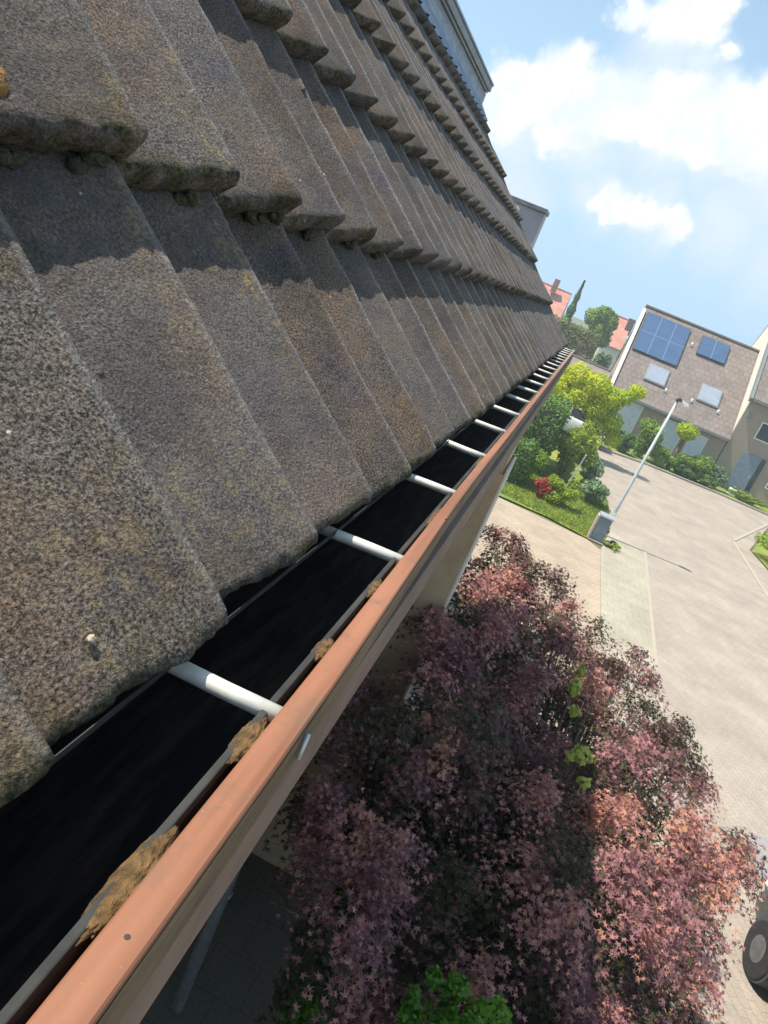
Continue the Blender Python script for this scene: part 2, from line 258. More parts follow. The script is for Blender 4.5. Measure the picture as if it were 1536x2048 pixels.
# ---------------------------------------------------------------- mesh helpers
def tag(o, label=None, cat=None, group=None, kind=None):
    if label: o['label'] = label
    if cat: o['category'] = cat
    if group: o['group'] = group
    if kind: o['kind'] = kind
    return o
def link(name, me, m_=None, parent=None, smooth=False):
    o = bpy.data.objects.new(name, me); COL.objects.link(o)
    if m_ is not None: me.materials.append(m_)
    if parent: o.parent = parent
    if smooth: me.polygons.foreach_set('use_smooth', [True] * len(me.polygons))
    return o
def empty(name, loc=(0, 0, 0), label=None, cat=None, group=None):
    o = bpy.data.objects.new(name, None); COL.objects.link(o); o.location = loc; o.empty_display_size = .2
    bpy.context.view_layer.update()
    return tag(o, label, cat, group)
def worg(p):
    o = Vector((0, 0, 0))
    while p is not None: o = o + p.location; p = p.parent
    return o
class MB:
    def __init__(s): s.v = []; s.f = []
    def box(s, a, b):
        x0, y0, z0 = [min(p, q) for p, q in zip(a, b)]; x1, y1, z1 = [max(p, q) for p, q in zip(a, b)]
        n = len(s.v); s.v += [(x0, y0, z0), (x1, y0, z0), (x1, y1, z0), (x0, y1, z0), (x0, y0, z1), (x1, y0, z1), (x1, y1, z1), (x0, y1, z1)]
        s.f += [tuple(n + i for i in q) for q in ((0, 3, 2, 1), (4, 5, 6, 7), (0, 1, 5, 4), (1, 2, 6, 5), (2, 3, 7, 6), (3, 0, 4, 7))]; return s
    def prism(s, pts, axis, a, b):
        """pts = outline in the plane normal to axis; extruded a..b"""
        n = len(s.v); k = len(pts)
        for t_ in (a, b):
            for p in pts:
                q = list(p); q.insert(axis, t_); s.v.append(tuple(q))
        s.f += [tuple(range(n, n + k))[::-1], tuple(range(n + k, n + 2 * k))]
        for i in range(k): j = (i + 1) % k; s.f.append((n + i, n + j, n + k + j, n + k + i))
        return s
    def quad(s, *p): n = len(s.v); s.v += [tuple(q) for q in p]; s.f.append(tuple(range(n, n + len(p)))); return s
    def tube(s, path, rad, seg=8):
        path = [Vector(p) for p in path]; n = len(s.v); k = len(path); rad = rad if hasattr(rad, '__len__') else [rad] * k
        for i, p in enumerate(path):
            d = (path[min(i + 1, k - 1)] - path[max(i - 1, 0)]).normalized(); u = d.cross(Vector((0, 0, 1)))
            if u.length < .1: u = d.cross(Vector((1, 0, 0)))
            u.normalize(); w = d.cross(u)
            for j in range(seg): a = 2 * math.pi * j / seg; s.v.append(tuple(p + rad[i] * (math.cos(a) * u + math.sin(a) * w)))
        for i in range(k - 1):
            for j in range(seg): j2 = (j + 1) % seg; s.f.append((n + i * seg + j, n + i * seg + j2, n + (i + 1) * seg + j2, n + (i + 1) * seg + j))
        s.f.append(tuple(n + j for j in range(seg))[::-1]); s.f.append(tuple(n + (k - 1) * seg + j for j in range(seg)))
        return s
    def sphere(s, c, r, u=14, v=9, fn=None):
        n = len(s.v); r = r if hasattr(r, '__len__') else (r, r, r)
        for i in range(v + 1):
            th = math.pi * i / v
            for j in range(u):
                ph = 2 * math.pi * j / u; d = (math.sin(th) * math.cos(ph), math.sin(th) * math.sin(ph), math.cos(th)); k = fn(d) if fn else 1
                s.v.append(tuple(c[q] + d[q] * r[q] * k for q in range(3)))
        for i in range(v):
            for j in range(u): j2 = (j + 1) % u; s.f.append((n + i * u + j, n + (i + 1) * u + j, n + (i + 1) * u + j2, n + i * u + j2))
        return s
    def build(s, name, m_, parent=None, smooth=False, bevel=0, loc=None):
        me = bpy.data.meshes.new(name); vs = s.v
        o0 = Vector(loc) if loc else worg(parent)
        me.from_pydata([tuple(Vector(v) - o0) for v in vs], [], s.f); me.update()
        o = link(name, me, m_, parent, smooth)
        if parent is None and loc: o.location = loc
        if bevel:
            b = o.modifiers.new('bevel', 'BEVEL'); b.width = bevel; b.segments = 2; b.limit_method = 'ANGLE'
        return o
def npmesh(name, V, F, m_, parent=None, smooth=False, attrs=None):
    """V (n,3), F (m,k) all faces the same size"""
    me = bpy.data.meshes.new(name); k = F.shape[1]
    if parent is not None: V = V - np.array(worg(parent))
    me.vertices.add(len(V)); me.vertices.foreach_set('co', V.astype(np.float32).ravel())
    me.loops.add(F.size); me.loops.foreach_set('vertex_index', F.astype(np.int32).ravel())
    me.polygons.add(len(F)); me.polygons.foreach_set('loop_start', np.arange(0, F.size, k, dtype=np.int32))
    try: me.polygons.foreach_set('loop_total', np.full(len(F), k, np.int32))
    except Exception: pass
    me.update(calc_edges=True)
    for a, v in (attrs or {}).items():
        at = me.attributes.new(a, 'FLOAT', 'POINT'); at.data.foreach_set('value', v.astype(np.float32).ravel())
    return link(name, me, m_, parent, smooth)
def vnoise(P, scale, seed=0):
    """cheap 3-D value noise in numpy"""
    Q = P * scale; I = np.floor(Q).astype(np.int64); Fr = Q - I; Fr = Fr * Fr * (3 - 2 * Fr)
    def h(i, j, k): 
        n = (i * 374761393 + j * 668265263 + k * 2147483647 + seed * 1274126177) & 0xffffffff
        n = ((n ^ (n >> 13)) * 1274126177) & 0xffffffff; return ((n ^ (n >> 16)) & 0xffff) / 65535.
    r = 0
    for a in (0, 1):
        for b in (0, 1):
            for c in (0, 1):
                w = (Fr[:, 0] if a else 1 - Fr[:, 0]) * (Fr[:, 1] if b else 1 - Fr[:, 1]) * (Fr[:, 2] if c else 1 - Fr[:, 2])
                r = r + w * h(I[:, 0] + a, I[:, 1] + b, I[:, 2] + c)
    return r
STAR = []
for i in range(5):
    a = math.radians(-72 + 36 * 2 * i * .55 + 22) if False else math.radians([-115, -55, 0, 55, 115][i]); ln = [.55, .85, 1, .85, .55][i]
    STAR.append((math.sin(a) * ln, math.cos(a) * ln))
    if i < 4: b = math.radians([-85, -27, 27, 85][i]); STAR.append((math.sin(b) * .30, math.cos(b) * .30))
STAR.append((0.0, -.12)); STAR = np.array(STAR)
OVAL = np.array([(0, -.5), (.32, -.1), (.28, .25), (0, .55), (-.28, .25), (-.32, -.1)])
def leaves(name, C, Nrm, size, m_, parent=None, shape=OVAL, tone=None, jitter=.5, sizevar=.35):
    n = len(C); Nn = Nrm + rng.normal(0, jitter, (n, 3)); Nn /= np.linalg.norm(Nn, axis=1)[:, None] + 1e-9
    A = rng.normal(0, 1, (n, 3)); U = np.cross(Nn, A); U /= np.linalg.norm(U, axis=1)[:, None] + 1e-9; Wv = np.cross(Nn, U)
    s = size * (1 + rng.uniform(-sizevar, sizevar, n))
    k = len(shape)
    V = C[:, None, :] + s[:, None, None] * (shape[None, :, 0, None] * U[:, None, :] + shape[None, :, 1, None] * Wv[:, None, :])
    droop = (shape[:, 0] ** 2 + shape[:, 1] ** 2) * .22
    V = V - Nn[:, None, :] * (s[:, None] * droop[None, :])[:, :, None]
    F = np.arange(n * k).reshape(n, k)
    if tone is None: tone = rng.uniform(0, 1, n)
    return npmesh(name, V.reshape(-1, 3), F, m_, parent, False, {'tone': np.repeat(np.clip(tone, 0, 1), k)})
def clump_cloud(cs, n, shell=.55):
    """points through a set of (x,y,z,rx,ry,rz) clumps, denser to the surface; returns points and outward normals"""
    P = []; Q = []; vol = np.array([c[3] * c[4] * c[5] for c in cs]) ** .67; vol /= vol.sum()
    for c, w in zip(cs, vol):
        k = max(8, int(n * w)); d = rng.normal(0, 1, (k, 3)); d /= np.linalg.norm(d, axis=1)[:, None]
        r = shell + (1 - shell) * rng.uniform(0, 1, k) ** .6; r *= 1 + .18 * (vnoise(d + np.array(c[:3]), 2.6, 3) - .5) * 2
        P.append(np.array(c[:3]) + d * r[:, None] * np.array(c[3:6])); Q.append(d)
    return np.vstack(P), np.vstack(Q)
def subclumps(c, k, f=.38):
    """smaller clumps over the surface of an ellipsoid"""
    res = []
    for i in range(k):
        d = rng.normal(0, 1, 3); d /= np.linalg.norm(d); d[2] = abs(d[2]) * 1.0 if rng.random() < .75 else d[2]
        r = rng.uniform(.55, .95); q = f * rng.uniform(.6, 1.25)
        res.append((c[0] + d[0] * c[3] * r, c[1] + d[1] * c[4] * r, max(c[2] + d[2] * c[5] * r, q * c[5] * .6), c[3] * q, c[4] * q, c[5] * q))
    return res
def bush(name, loc, r, n, size, m_, label, cat='shrub', group=None, k=14, parts=True, tall=None):
    x, y = loc; e = empty(name, (x, y, 0), label, cat, group); rx, ry, rz = r
    cs = subclumps((x, y, rz * .95, rx, ry, rz * .95), k) + [(x, y, rz * .8, rx * .6, ry * .6, rz * .7)]
    P, Q = clump_cloud(cs, n); keep = P[:, 2] > .02; P = P[keep]; Q = Q[keep]
    leaves('foliage', P, Q + np.array([0, 0, .4]), size, m_, e, OVAL, .5 * vnoise(P, 1.7 / max(rx, .3), 5) + .5 * rng.uniform(0, 1, len(P)))
    b = MB()
    for i in range(5):
        a = i * 1.26 + x; b.tube([(x, y, 0), (x + math.cos(a) * rx * .25, y + math.sin(a) * ry * .25, rz * .6), (x + math.cos(a) * rx * .5, y + math.sin(a) * ry * .5, rz * 1.2)], [.035, .022, .008], 6)
    b.build('stem', M['bark'], e)
    return e
def tree(name, loc, trunk_h, clumps, n, size, m_, label, group=None, tr=.11, shape=OVAL, tone=None):
    x, y = loc; e = empty(name, (x, y, 0), label, 'tree', group)
    P, Q = clump_cloud(clumps, n); leaves('crown', P, Q + np.array([0, 0, .5]), size, m_, e, shape, .55 * vnoise(P, 1.1, 9) + .45 * rng.uniform(0, 1, len(P)))
    b = MB(); top = Vector((x + .05, y, trunk_h)); b.tube([(x, y, 0), (x + .03, y + .02, trunk_h * .5), top], [tr * 1.3, tr, tr * .8], 9)
    for c in clumps:
        q = Vector(c[:3]); mid = top.lerp(q, .5) + Vector((0, 0, -.08 * (q - top).length)); b.tube([top - Vector((0, 0, .15)), mid, q], [tr * .5, tr * .3, tr * .1], 6)
    b.build('trunk', M['bark'], e, True)
    return e
#PART2
# ---------------------------------------------------------------- the house under the camera
YE = 6.0
house = empty('brick_house', (-2.6, 2.4, 0), 'grey-brown tiled house whose gutter and mossy roof fill the near left', 'house')
u45 = np.array([-.70711, 0, .70711]); n45 = np.array([.70711, 0, .70711]); E0 = np.array([-.1323, 0, ZC - .2468])
CO, UN, TH = .327, .155, .037
def unit_h(y):
    s = np.mod((y - .08) / UN, 1.0)
    up_ = .0400 * np.clip(s / .93, 0, 1) ** 1.15
    dr = np.clip((s - .93) / .07, 0, 1); return up_ * (1 - dr * dr * (3 - 2 * dr)), s
def tile_grid():
    ys = np.concatenate([np.arange(-1.3, -.12, .013), np.arange(-.12, 1.5, .0042), np.arange(1.5, YE + .001, UN / 20)])
    VV, FF, att = [], [], {k: [] for k in ('tint', 'lichen', 'moss', 'edge')}; base = 0
    for k in range(6):
        top = CO + .035 if k < 5 else CO * .85
        step = .0065 if k < 2 else (.010 if k == 2 else .022)
        ss = np.concatenate([[.006, .001, -.002, -.002, .0, .004, .010], np.arange(.018, top, step)])
        nn = np.concatenate([[-.004, .12 * TH, .4 * TH, .72 * TH, .90 * TH, .98 * TH], TH * (1 - ss[6:] / CO)])
        isb = np.concatenate([np.ones(6), np.zeros(len(ss) - 6)])
        Yg, Sg = np.meshgrid(ys, ss); Ng = np.repeat(nn[:, None], len(ys), 1); Bg = np.repeat(isb[:, None], len(ys), 1)
        h, s = unit_h(Yg)
        tid = np.floor((Yg - .08) / (2 * UN) + .5 * (k % 2)).astype(int)
        r1 = np.mod(np.sin(tid * 12.9898 + k * 78.233) * 43758.5453, 1); r2 = np.mod(np.sin(tid * 39.425 + k * 11.135) * 24634.63, 1)
        P = np.stack([np.zeros_like(Yg), Yg, np.zeros_like(Yg)], -1)
        s_abs = k * CO + Sg + (r1 - .5) * .007 * (Sg < .25); n_abs = -.057 + Ng + h + (r2 - .5) * .003
        # joint between neighbouring tiles
        js = np.mod((Yg - .08) / (2 * UN) + .5 * (k % 2), 1); n_abs = n_abs - .004 * np.exp(-((js - .995) / .012) ** 2)
        P = E0 + s_abs[..., None] * u45 + n_abs[..., None] * n45; P[..., 1] = Yg
        F3 = P.reshape(-1, 3); near = (F3[:, 1] < 2.2).astype(float)
        d1 = vnoise(F3, 55, 1) - .5; d2 = vnoise(F3, 210, 2) - .5; d0 = vnoise(F3, 14, 4) - .5; bb = Bg.ravel()
        disp = .0035 * d0 + (.0018 + .006 * bb) * d1 + (.0016 + .003 * bb) * d2 * near
        F3 = F3 + disp[:, None] * (n45 * (1 - .6 * bb[:, None]) - u45 * .8 * bb[:, None])
        Sf, sf, Yf = Sg.ravel(), s.ravel(), Yg.ravel()
        big = vnoise(F3, 3.2, 8); dark = 0
        lich = np.clip((sf - .55) / .3, 0, 1) * np.clip((big - .45) * 4, 0, 1) * (1. if k < 3 else .35) * np.exp(-Yf / 1.3)
        lich = np.maximum(lich, .40 * np.exp(-Yf / 1.5) * np.clip((vnoise(F3, 6, 18) - .60) * 6, 0, 1))
        ms_ = np.clip(1 - np.abs(Sf - .0) / .028, 0, 1) * np.clip((vnoise(F3, 5, 12) - .28) * 4, 0, 1)
        ms_ = np.maximum(ms_, bb * np.clip((vnoise(F3, 9, 13) - .30) * 4, 0, 1))
        if k <= 1: ms_ = np.maximum(ms_, (np.exp(-((Yf - .22) / .20) ** 2) * np.exp(-((Sf - (.0 if k else .30)) / .09) ** 2)) * .9)
        ed = np.exp(-((sf - .920) / (.024 + .008 * np.clip(Yf, 0, 3))) ** 2) * (1 - bb) * np.clip(.15 + .5 * Yf, .15, .95) * np.clip(vnoise(F3, 25, 21) * 1.8, 0, 1)  # mask of the painted ridge highlight, stronger farther along the roof
        VV.append(F3); att['tint'].append(r1.ravel()); att['lichen'].append(lich); att['moss'].append(ms_); att['edge'].append(ed)
        ny, ns = len(ys), len(ss); i = np.arange(ns - 1)[:, None] * ny + np.arange(ny - 1)[None, :]
        FF.append((np.stack([i, i + 1, i + ny + 1, i + ny], -1).reshape(-1, 4)) + base); base += len(F3)
    return np.vstack(VV), np.vstack(FF)[:, ::-1], {k: np.concatenate(v) for k, v in att.items()}
V_, F_, A_ = tile_grid()
roof = npmesh('roof', V_, F_, M['tile'], house, True, A_)
def rp(s, n, y): p = E0 + s * u45 + n * n45; return (p[0], y, p[2])
SL = 5.95 * CO
# boarding under the tiles, verge and soffit
q = [rp(-.0, -.066, 0), rp(SL, -.066, 0), rp(SL, -.12, 0), rp(.02, -.12, 0)]
MB().prism([(a[0], a[2]) for a in q], 1, -1.3, YE - .004).build('roof_boarding', M['darkwood'], house)
q = [rp(-.01, -.012, 0), rp(SL, -.012, 0), rp(SL, -.20, 0), rp(.05, -.20, 0)]
MB().prism([(a[0], a[2]) for a in q], 1, YE - .003, YE + .018).build('verge_board', M['darkwood'], house)
# metal edging at the top of the tiles and the flat roof behind it
mbx = MB(); ysf = np.arange(-1.3, YE + .02, UN / 6)
for s_a, n_a, s_b, n_b in ((5.24 * CO, .006, 5.62 * CO, .018), (5.62 * CO, .018, 5.78 * CO, .052)):
    for i in range(len(ysf) - 1):
        ha = [.72 * float(unit_h(np.array([yy]))[0][0]) for yy in ysf[i:i + 2]]; fa = 1 if s_a < 5.5 * CO else .25; fb = .25 if fa == 1 else 0
        mbx.quad(rp(s_a, n_a + ha[0] * fa - .012, ysf[i]), rp(s_a, n_a + ha[1] * fa - .012, ysf[i + 1]), rp(s_b, n_b + ha[1] * fb, ysf[i + 1]), rp(s_b, n_b + ha[0] * fb, ysf[i]))
mbx.build('lead_flashing', M['lead'], house, True)
xt = rp(5.78 * CO, .045, 0)
x1, z1 = xt[0], xt[2]
k_ = MB()
k_.box((x1 - .04, -1.3, z1 - .05), (x1 + .004, YE + .01, z1 + .034))
k_.box((x1 - .06, -1.3, z1 + .036), (x1 + .018, YE + .03, z1 + .050))
k_.box((x1 - .06, -1.3, z1 + .052), (x1 + .030, YE + .05, z1 + .092))
edge = k_.build('roof_edge_trim', M['cladding'], house, bevel=.003)
MB().box((x1 - .02, -1.3, z1 + .094), (x1 + .036, YE + .055, z1 + .106)).build('trim_cap', M['lead'], edge)
MB().box((x1 - .05, YE + .012, z1 - .045), (x1 + .012, YE + .028, z1 + .030)).build('trim_end_plate', M['white'], edge)
MB().box((-5.6, -1.3, z1 + .02), (x1 - .062, YE, z1 + .06)).build('flat_roof', M['bitumen'], house)
# walls
FX = -.78
wb = MB(); wb.box((-5.4, -1.25, 0), (FX, YE - .02, ZC - .45))
wall = wb.build('wall', M['brick'], house)
g = MB(); g.prism([(FX - .0, ZC - .449), (-.30, ZC - .40), (-.26, ZC - .375), (x1, z1 - .06), (-5.4, z1 - .06), (-5.4, ZC - .449)], 1, YE - .20, YE - .022); g.build('gable_wall', M['brick'], house)
MB().box((FX, -1.3, ZC - .448), (-.075, YE - .03, ZC - .425)).build('soffit', M['creamlight'], house)
# projecting end wall with a cap
MB().box((FX + .002, 5.35, 0), (-.125, YE, ZC - 1.22)).build('end_wall', M['cream'], house)
MB().box((FX + .002, 5.37, ZC - 1.218), (-.150, YE - .015, ZC - .450)).build('upper_end_wall', M['cream'], house)
MB().box((-.13, 5.36, .05), (-.112, YE + .012, ZC - 1.19)).build('corner_trim', M['creamlight'], house)
# facade openings under the eave
for (ya, yb, za, zb, nm) in ((-.6, .7, .9, 2.2, 'window'), (1.2, 2.2, .05, 2.15, 'door'), (3.0, 4.6, 2.9, 4.2, 'window'), (.2, 1.8, 2.9, 4.2, 'window')):
    w = MB().box((FX + .002, ya, za), (FX + .05, yb, zb)).build(nm, M['white'], house)
    if nm == 'window': MB().box((FX + .052, ya + .07, za + .07), (FX + .056, yb - .07, zb - .07)).build('pane', M['glass'], w)
    else: MB().tube([(FX + .09, ya + .1, 1.0), (FX + .09, ya + .1, 1.2)], .012).build('handle', M['steel'], w)
# gutter: lined box channel, spreader bars, timber rail and fascia
gz = ZC
gm = MB(); pr = [(-.285, gz - .300), (-.280, gz - .385), (-.080, gz - .385), (-.0735, gz - .268), (-.0715, gz - .268), (-.0715, gz - .392), (-.290, gz - .392), (-.290, gz - .300)]
gm.prism(pr, 1, -1.3, YE - .01)
gm.box((-.285, YE - .012, gz - .386), (-.074, YE - .006, gz - .27))
gutter = gm.build('gutter', M['bitumen'], house)
MB().box((-.0768, -1.3, gz - .272), (-.0722, YE - .02, gz - .2605)).build('zinc_lip', M['darklip'], gutter, bevel=.001)
MB().box((-.1365, -1.3, gz - .2665), (-.1358, YE - .02, gz - .2615)).build('drip_edge', M['darklip'], gutter)
yb_ = .359; i = 0
while yb_ < YE - .05:
    dz = random.uniform(-.0012, .0012); dy = random.uniform(-.004, .004)
    b = MB().tube([(-.262, yb_ - .002, gz - .276), (-.20, yb_, gz - .270 + dz), (-.14, yb_ + dy * .4, gz - .2665 + dz), (-.10, yb_ + dy, gz - .2645), (-.066, yb_ + dy, gz - .2625)], [.0054] * 5, 12)
    b.build('gutter_bracket', M['zinc_pale'], gutter, True); yb_ += .2885 + random.uniform(-.005, .005); i += 1
rb = MB()
ysr = list(np.arange(-1.3, YE + .06, .10)); pf = [(-.0685, -.2945), (-.0685, -.2562), (-.0675, -.2552), (-.0505, -.2550), (-.0495, -.2560), (-.0493, -.2945)]
def xrail(y): t_ = min(max((y - .25) / .75, 0), 1); t_ = t_ * t_ * (3 - 2 * t_); return (-.0662 - .0040 * t_, -.0490 - .0095 * t_)
for j, yy in enumerate(ysr):
    xl, xr = xrail(yy); wz = .0006 * math.sin(yy * 1.7 + 2)
    rb.v += [(a, yy, gz + b + wz) for a, b in ((xl, -.2945), (xl, -.2562), (xl + .001, -.2552), (xr - .001, -.2550), (xr, -.2560), (xr + .0002, -.2945))]
kk = len(pf)
for j in range(len(ysr) - 1):
    for a in range(kk): b2 = (a + 1) % kk; rb.f.append((j * kk + a, (j + 1) * kk + a, (j + 1) * kk + b2, j * kk + b2))
rb.f += [tuple(range(kk)), tuple((len(ysr) - 1) * kk + a for a in range(kk))[::-1]]
rail = rb.build('timber_rail', M['rail'], house)
rf_ = MB()
for j in range(len(ysr) - 1):
    ya, yb = ysr[j], ysr[j + 1]; a, b = xrail(ya)[1] + .0006, xrail(yb)[1] + .0006
    rf_.quad((a, ya, gz - .2940), (b, yb, gz - .2940), (b, yb, gz - .2600), (a, ya, gz - .2600)); rf_.quad((a - .0004, ya, gz - .2600), (a, ya, gz - .2600), (b, yb, gz - .2600), (b - .0004, yb, gz - .2600))
rf_.build('rail_face', M['darkwood'], rail)
MB().box((-.0705, -1.3, gz - .3580), (-.0510, YE + .04, gz - .2965)).build('fascia', M['pinkboard'], house)
MB().box((-.0900, -1.3, gz - .4200), (-.0715, YE + .02, gz - .3600)).build('lower_fascia', M['darkwood'], house)
# screws in the rail
for yy in (.191, .80, 1.4, 2.0, 2.6):
    MB().tube([(-.057, yy, gz - .2556), (-.057, yy, gz - .2546)], .0013, 12).build('screw', M['darklip'], rail)
MB().tube([(-.0470, .356, gz - .264), (-.0466, .352, gz - .279)], .0015, 8).build('hook', M['zinc'], rail, True)
# downpipe
dp = MB().tube([(-.60, 3.75, ZC - .46), (-.60, 3.75, .06)], .045, 14)
dpp = dp.build('downpipe', M['zinc'], house, True)
for z in (1.2, 2.8, 4.2): MB().box((FX, 3.73, z), (-.545, 3.77, z + .03)).build('pipe_clip', M['zinc'], dpp)

# ---------------------------------------------------------------- moss, lichen flakes and husks
def lump(name, c, r, m_, seed, amp=1, u=22, v=14, par=None, rot=None):
    b = MB(); b.sphere((0, 0, 0), 1.0, u, v); V = np.array(b.v); d = 1 + amp * (.55 * (vnoise(V + seed * 3.1, 3.2, seed) - .5) + .35 * (vnoise(V + seed, 9, seed) - .5)) + .12 * (vnoise(V + seed, 24, seed) - .5)
    V = V * d[:, None] * np.array(r)
    if rot is not None: V = V @ rot.T
    b.v = [tuple(p) for p in V]
    me = bpy.data.meshes.new(name); me.from_pydata(b.v, [], b.f); me.update(); o = link(name, me, m_, par, True); o.location = c; return o
RMS = np.stack([u45, np.array([0, 1, 0]), n45], 1)
rail_moss = [(.218, .034, .0105, 'longest ochre moss strip on the inner rail edge, nearest the bottom of the photo'),
             (.325, .024, .0100, 'ochre moss strip on the rail just before the broad nearest gutter bar'),
             (.443, .018, .0085, 'ochre moss tuft on the rail just beyond the nearest gutter bar'),
             (.566, .022, .0075, 'small ochre moss tuft on the rail halfway to the second gutter bar'),
             (.81, .045, .0065, 'thin ochre moss line on the rail just past the second gutter bar'),
             (1.17, .05, .0060, 'faint ochre moss line on the rail past the third gutter bar')]
for i, (y, ln, w, lb) in enumerate(rail_moss):
    o = lump('moss_strip', (-.0725, y, gz - .2625), (w * .60, ln, .0026), M['moss'], i + 1, u=64, v=34, amp=.35); tag(o, lb, 'moss', 'moss strips along the inner edge of the rail')
def roofpt(s, y, n=0): p = E0 + s * u45 + n * n45; return (p[0], y, p[2])
def top_n(s, y):
    k = int(s // CO); return -.057 + TH * (1 - (s - k * CO) / CO) + float(unit_h(np.array([y]))[0][0])
bits = [(.358, .430, (.014, .010, .004), 'mossgold', 'golden lichen cushion on the second tile course at the left edge of the photo', 'lichen'),
        (.147, 2.099, (.016, .022, .007), 'debris', 'largest pale lichen flake, on the lowest tiles far along the roof', 'lichen'),
        (.524, 2.425, (.010, .013, .006), 'debris', 'pale lichen flake high on the second tile course, left of the sky', 'lichen'),
        (.203, 1.009, (.005, .006, .005), 'darkdebris', 'dark seed husk on the middle of the lowest tile course', 'seed husk'),
        (.190, 1.018, (.003, .005, .003), 'debris', 'tiny pale speck just below the dark seed husk', 'lichen'),
        (.101, .871, (.005, .006, .005), 'darkdebris', 'dark seed husk on the lowest course, nearer the gutter', 'seed husk'),
        (.171, .427, (.003, .004, .003), 'darkdebris', 'dark crumb on the nearest lit tile of the lowest course', 'seed husk'),
        (.030, .297, (.0024, .0024, .0018), 'debris', 'pale crumb close to the nearest eave edge', 'lichen'),
        (.415, 1.08, (.004, .005, .003), 'debris', 'pale fleck low on the second tile course', 'lichen'),
        (1.122, 5.551, (.014, .02, .008), 'debris', 'pale flake near the far end of an upper tile course', 'lichen'),
        (.311, 4.153, (.010, .014, .006), 'debris', 'pale flake below the far end of the second course', 'lichen'),
        (.107, 5.05, (.010, .014, .006), 'debris', 'pale flake on the lowest course nearest the far gutter end', 'lichen'),
        (.554, 1.143, (.004, .004, .004), 'darkdebris', 'dark crumb high on the second tile course', 'seed husk')]
for i, (s_, y, r, mm_, lb, ct) in enumerate(bits):
    o = lump('lichen_flake' if ct == 'lichen' else 'seed_husk', roofpt(s_, y, top_n(s_, y) + r[2] * .3), (r[0], r[1], r[2]), M[mm_], 20 + i, u=16, v=10, rot=RMS); tag(o, lb, ct, 'crumbs and lichen lying on the roof tiles')
# moss cushions under the butts of the second course, nearest tiles
cush = [(.33, .365, .022, .011), (.33, .31, .018, .010), (.328, .505, .016, .009), (.328, .655, .014, .010), (.328, .80, .014, .010), (.327, .83, .012, .008), (.327, .96, .014, .010), (.327, 1.12, .012, .009), (.327, 1.27, .014, .010), (.327, .44, .012, .007), (.327, .58, .010, .007)]
V_, F_ = [], []; bs = 0
for i, (s_, y, l_, h_) in enumerate(cush):
    for j in range(5):
        b = MB(); b.sphere((0, 0, 0), 1.0, 14, 9); V = np.array(b.v); d = 1 + .7 * (vnoise(V + i * 3.1 + j, 3.2, i + 1) - .5) + .5 * (vnoise(V + i, 9, j + 2) - .5)
        V = (V * d[:, None] * np.array([h_ * .65, l_ * random.uniform(.35, .75), h_ * .45])) @ RMS.T
        yy = y + random.uniform(-l_, l_); V = V + np.array(roofpt(s_ - .004 + random.uniform(-.004, .003), yy, -.055 + float(unit_h(np.array([yy]))[0][0]) + random.uniform(-.002, .007)))
        F = np.array([f + (f[-1],) if len(f) == 3 else f for f in b.f]) + bs; V_.append(V); F_.append(F); bs += len(V)
o = npmesh('moss', np.vstack(V_), np.vstack(F_), M['mossdark'], None, True); tag(o, 'dark green moss cushions packed under the second course of roof tiles', 'moss', kind='stuff')
# ---------------------------------------------------------------- ground
def sheet(name, pts, z, m_, thick=0):
    b = MB()
    if thick: b.prism([(p[0], p[1]) for p in pts], 2, z - thick, z)
    else: b.quad(*[(p[0], p[1], z) for p in pts])
    o = b.build(name, m_); tag(o, kind='structure'); return o
sheet('ground', [(-600, -300), (600, -300), (600, 900), (-600, 900)], -.02, M['earth'])
sheet('patio', [(-6, -3), (.35, -3), (.35, 5.35), (-6, 5.35)], .004, M['patio'])
sheet('flower_bed', [(.354, -3), (2.9, -3), (2.9, 8.2), (.354, 8.2)], .012, M['soil'])
sheet('flower_bed', [(-6, 6.2), (.350, 6.2), (.350, 8.2), (-6, 8.2)], .012, M['soil'])
sheet('driveway', [(-12, 8.204), (2.68, 8.204), (2.70, 20.3), (2.30, 20.75), (-12, 21.4)], .010, M['drive'])
sheet('driveway', [(2.904, -6), (3.3, -6), (3.3, 8.2), (2.904, 8.2)], .010, M['drive'])
sheet('footpath', [(2.684, 8.204), (3.62, 8.204), (4.12, 22.4), (3.0, 22.6), (2.704, 20.3)], .014, M['walk'])
sheet('footpath', [(3.304, -6), (3.60, -6), (3.62, 8.2), (3.304, 8.2)], .014, M['walk'])
sheet('road', [(3.624, -20), (8.3, -20), (8.0, 29.6), (11.2, 37.3), (20, 38.6), (20, 40.4), (9.0, 39.7), (5.3, 39.0), (2.0, 37.2), (1.8, 35.2), (2.95, 26), (3.02, 22.62), (4.124, 22.42), (3.624, 8.2)], .002, M['road'])
kb = MB()
def kerb(pts, w=.12, h=.05):
    for (a, b) in zip(pts[:-1], pts[1:]):
        a = Vector((*a, 0)); b = Vector((*b, 0)); d = (b - a).normalized(); nn = Vector((-d.y, d.x, 0)) * w / 2; d = d * .0
        q = [a - nn, b - nn, b + nn, a + nn]; kb.prism([(p.x, p.y) for p in q], 2, -.015, h)
kerb([(8.36, -20), (8.05, 29.55)], .13, .04); kerb([(8.10, 29.68), (11.2, 37.42)], .13, .04); kerb([(20, 40.5), (9.0, 39.82)], .16, .09); kerb([(8.93, 39.80), (5.3, 39.12)], .16, .09); kerb([(5.22, 39.08), (2.0, 37.32)], .16, .09)
tag(kb.build('kerb', M['kerb']), kind='structure')
k2 = MB(); 
for a, b in (((3.63, 8.3), (4.11, 22.3)), ((3.60, -6), (3.62, 8.2))):
    k2.prism([(a[0] - .05, a[1]), (b[0] - .05, b[1]), (b[0] + .03, b[1]), (a[0] + .03, a[1])], 2, -.01, .026)
tag(k2.build('edging_strip', M['kerb']), kind='structure')
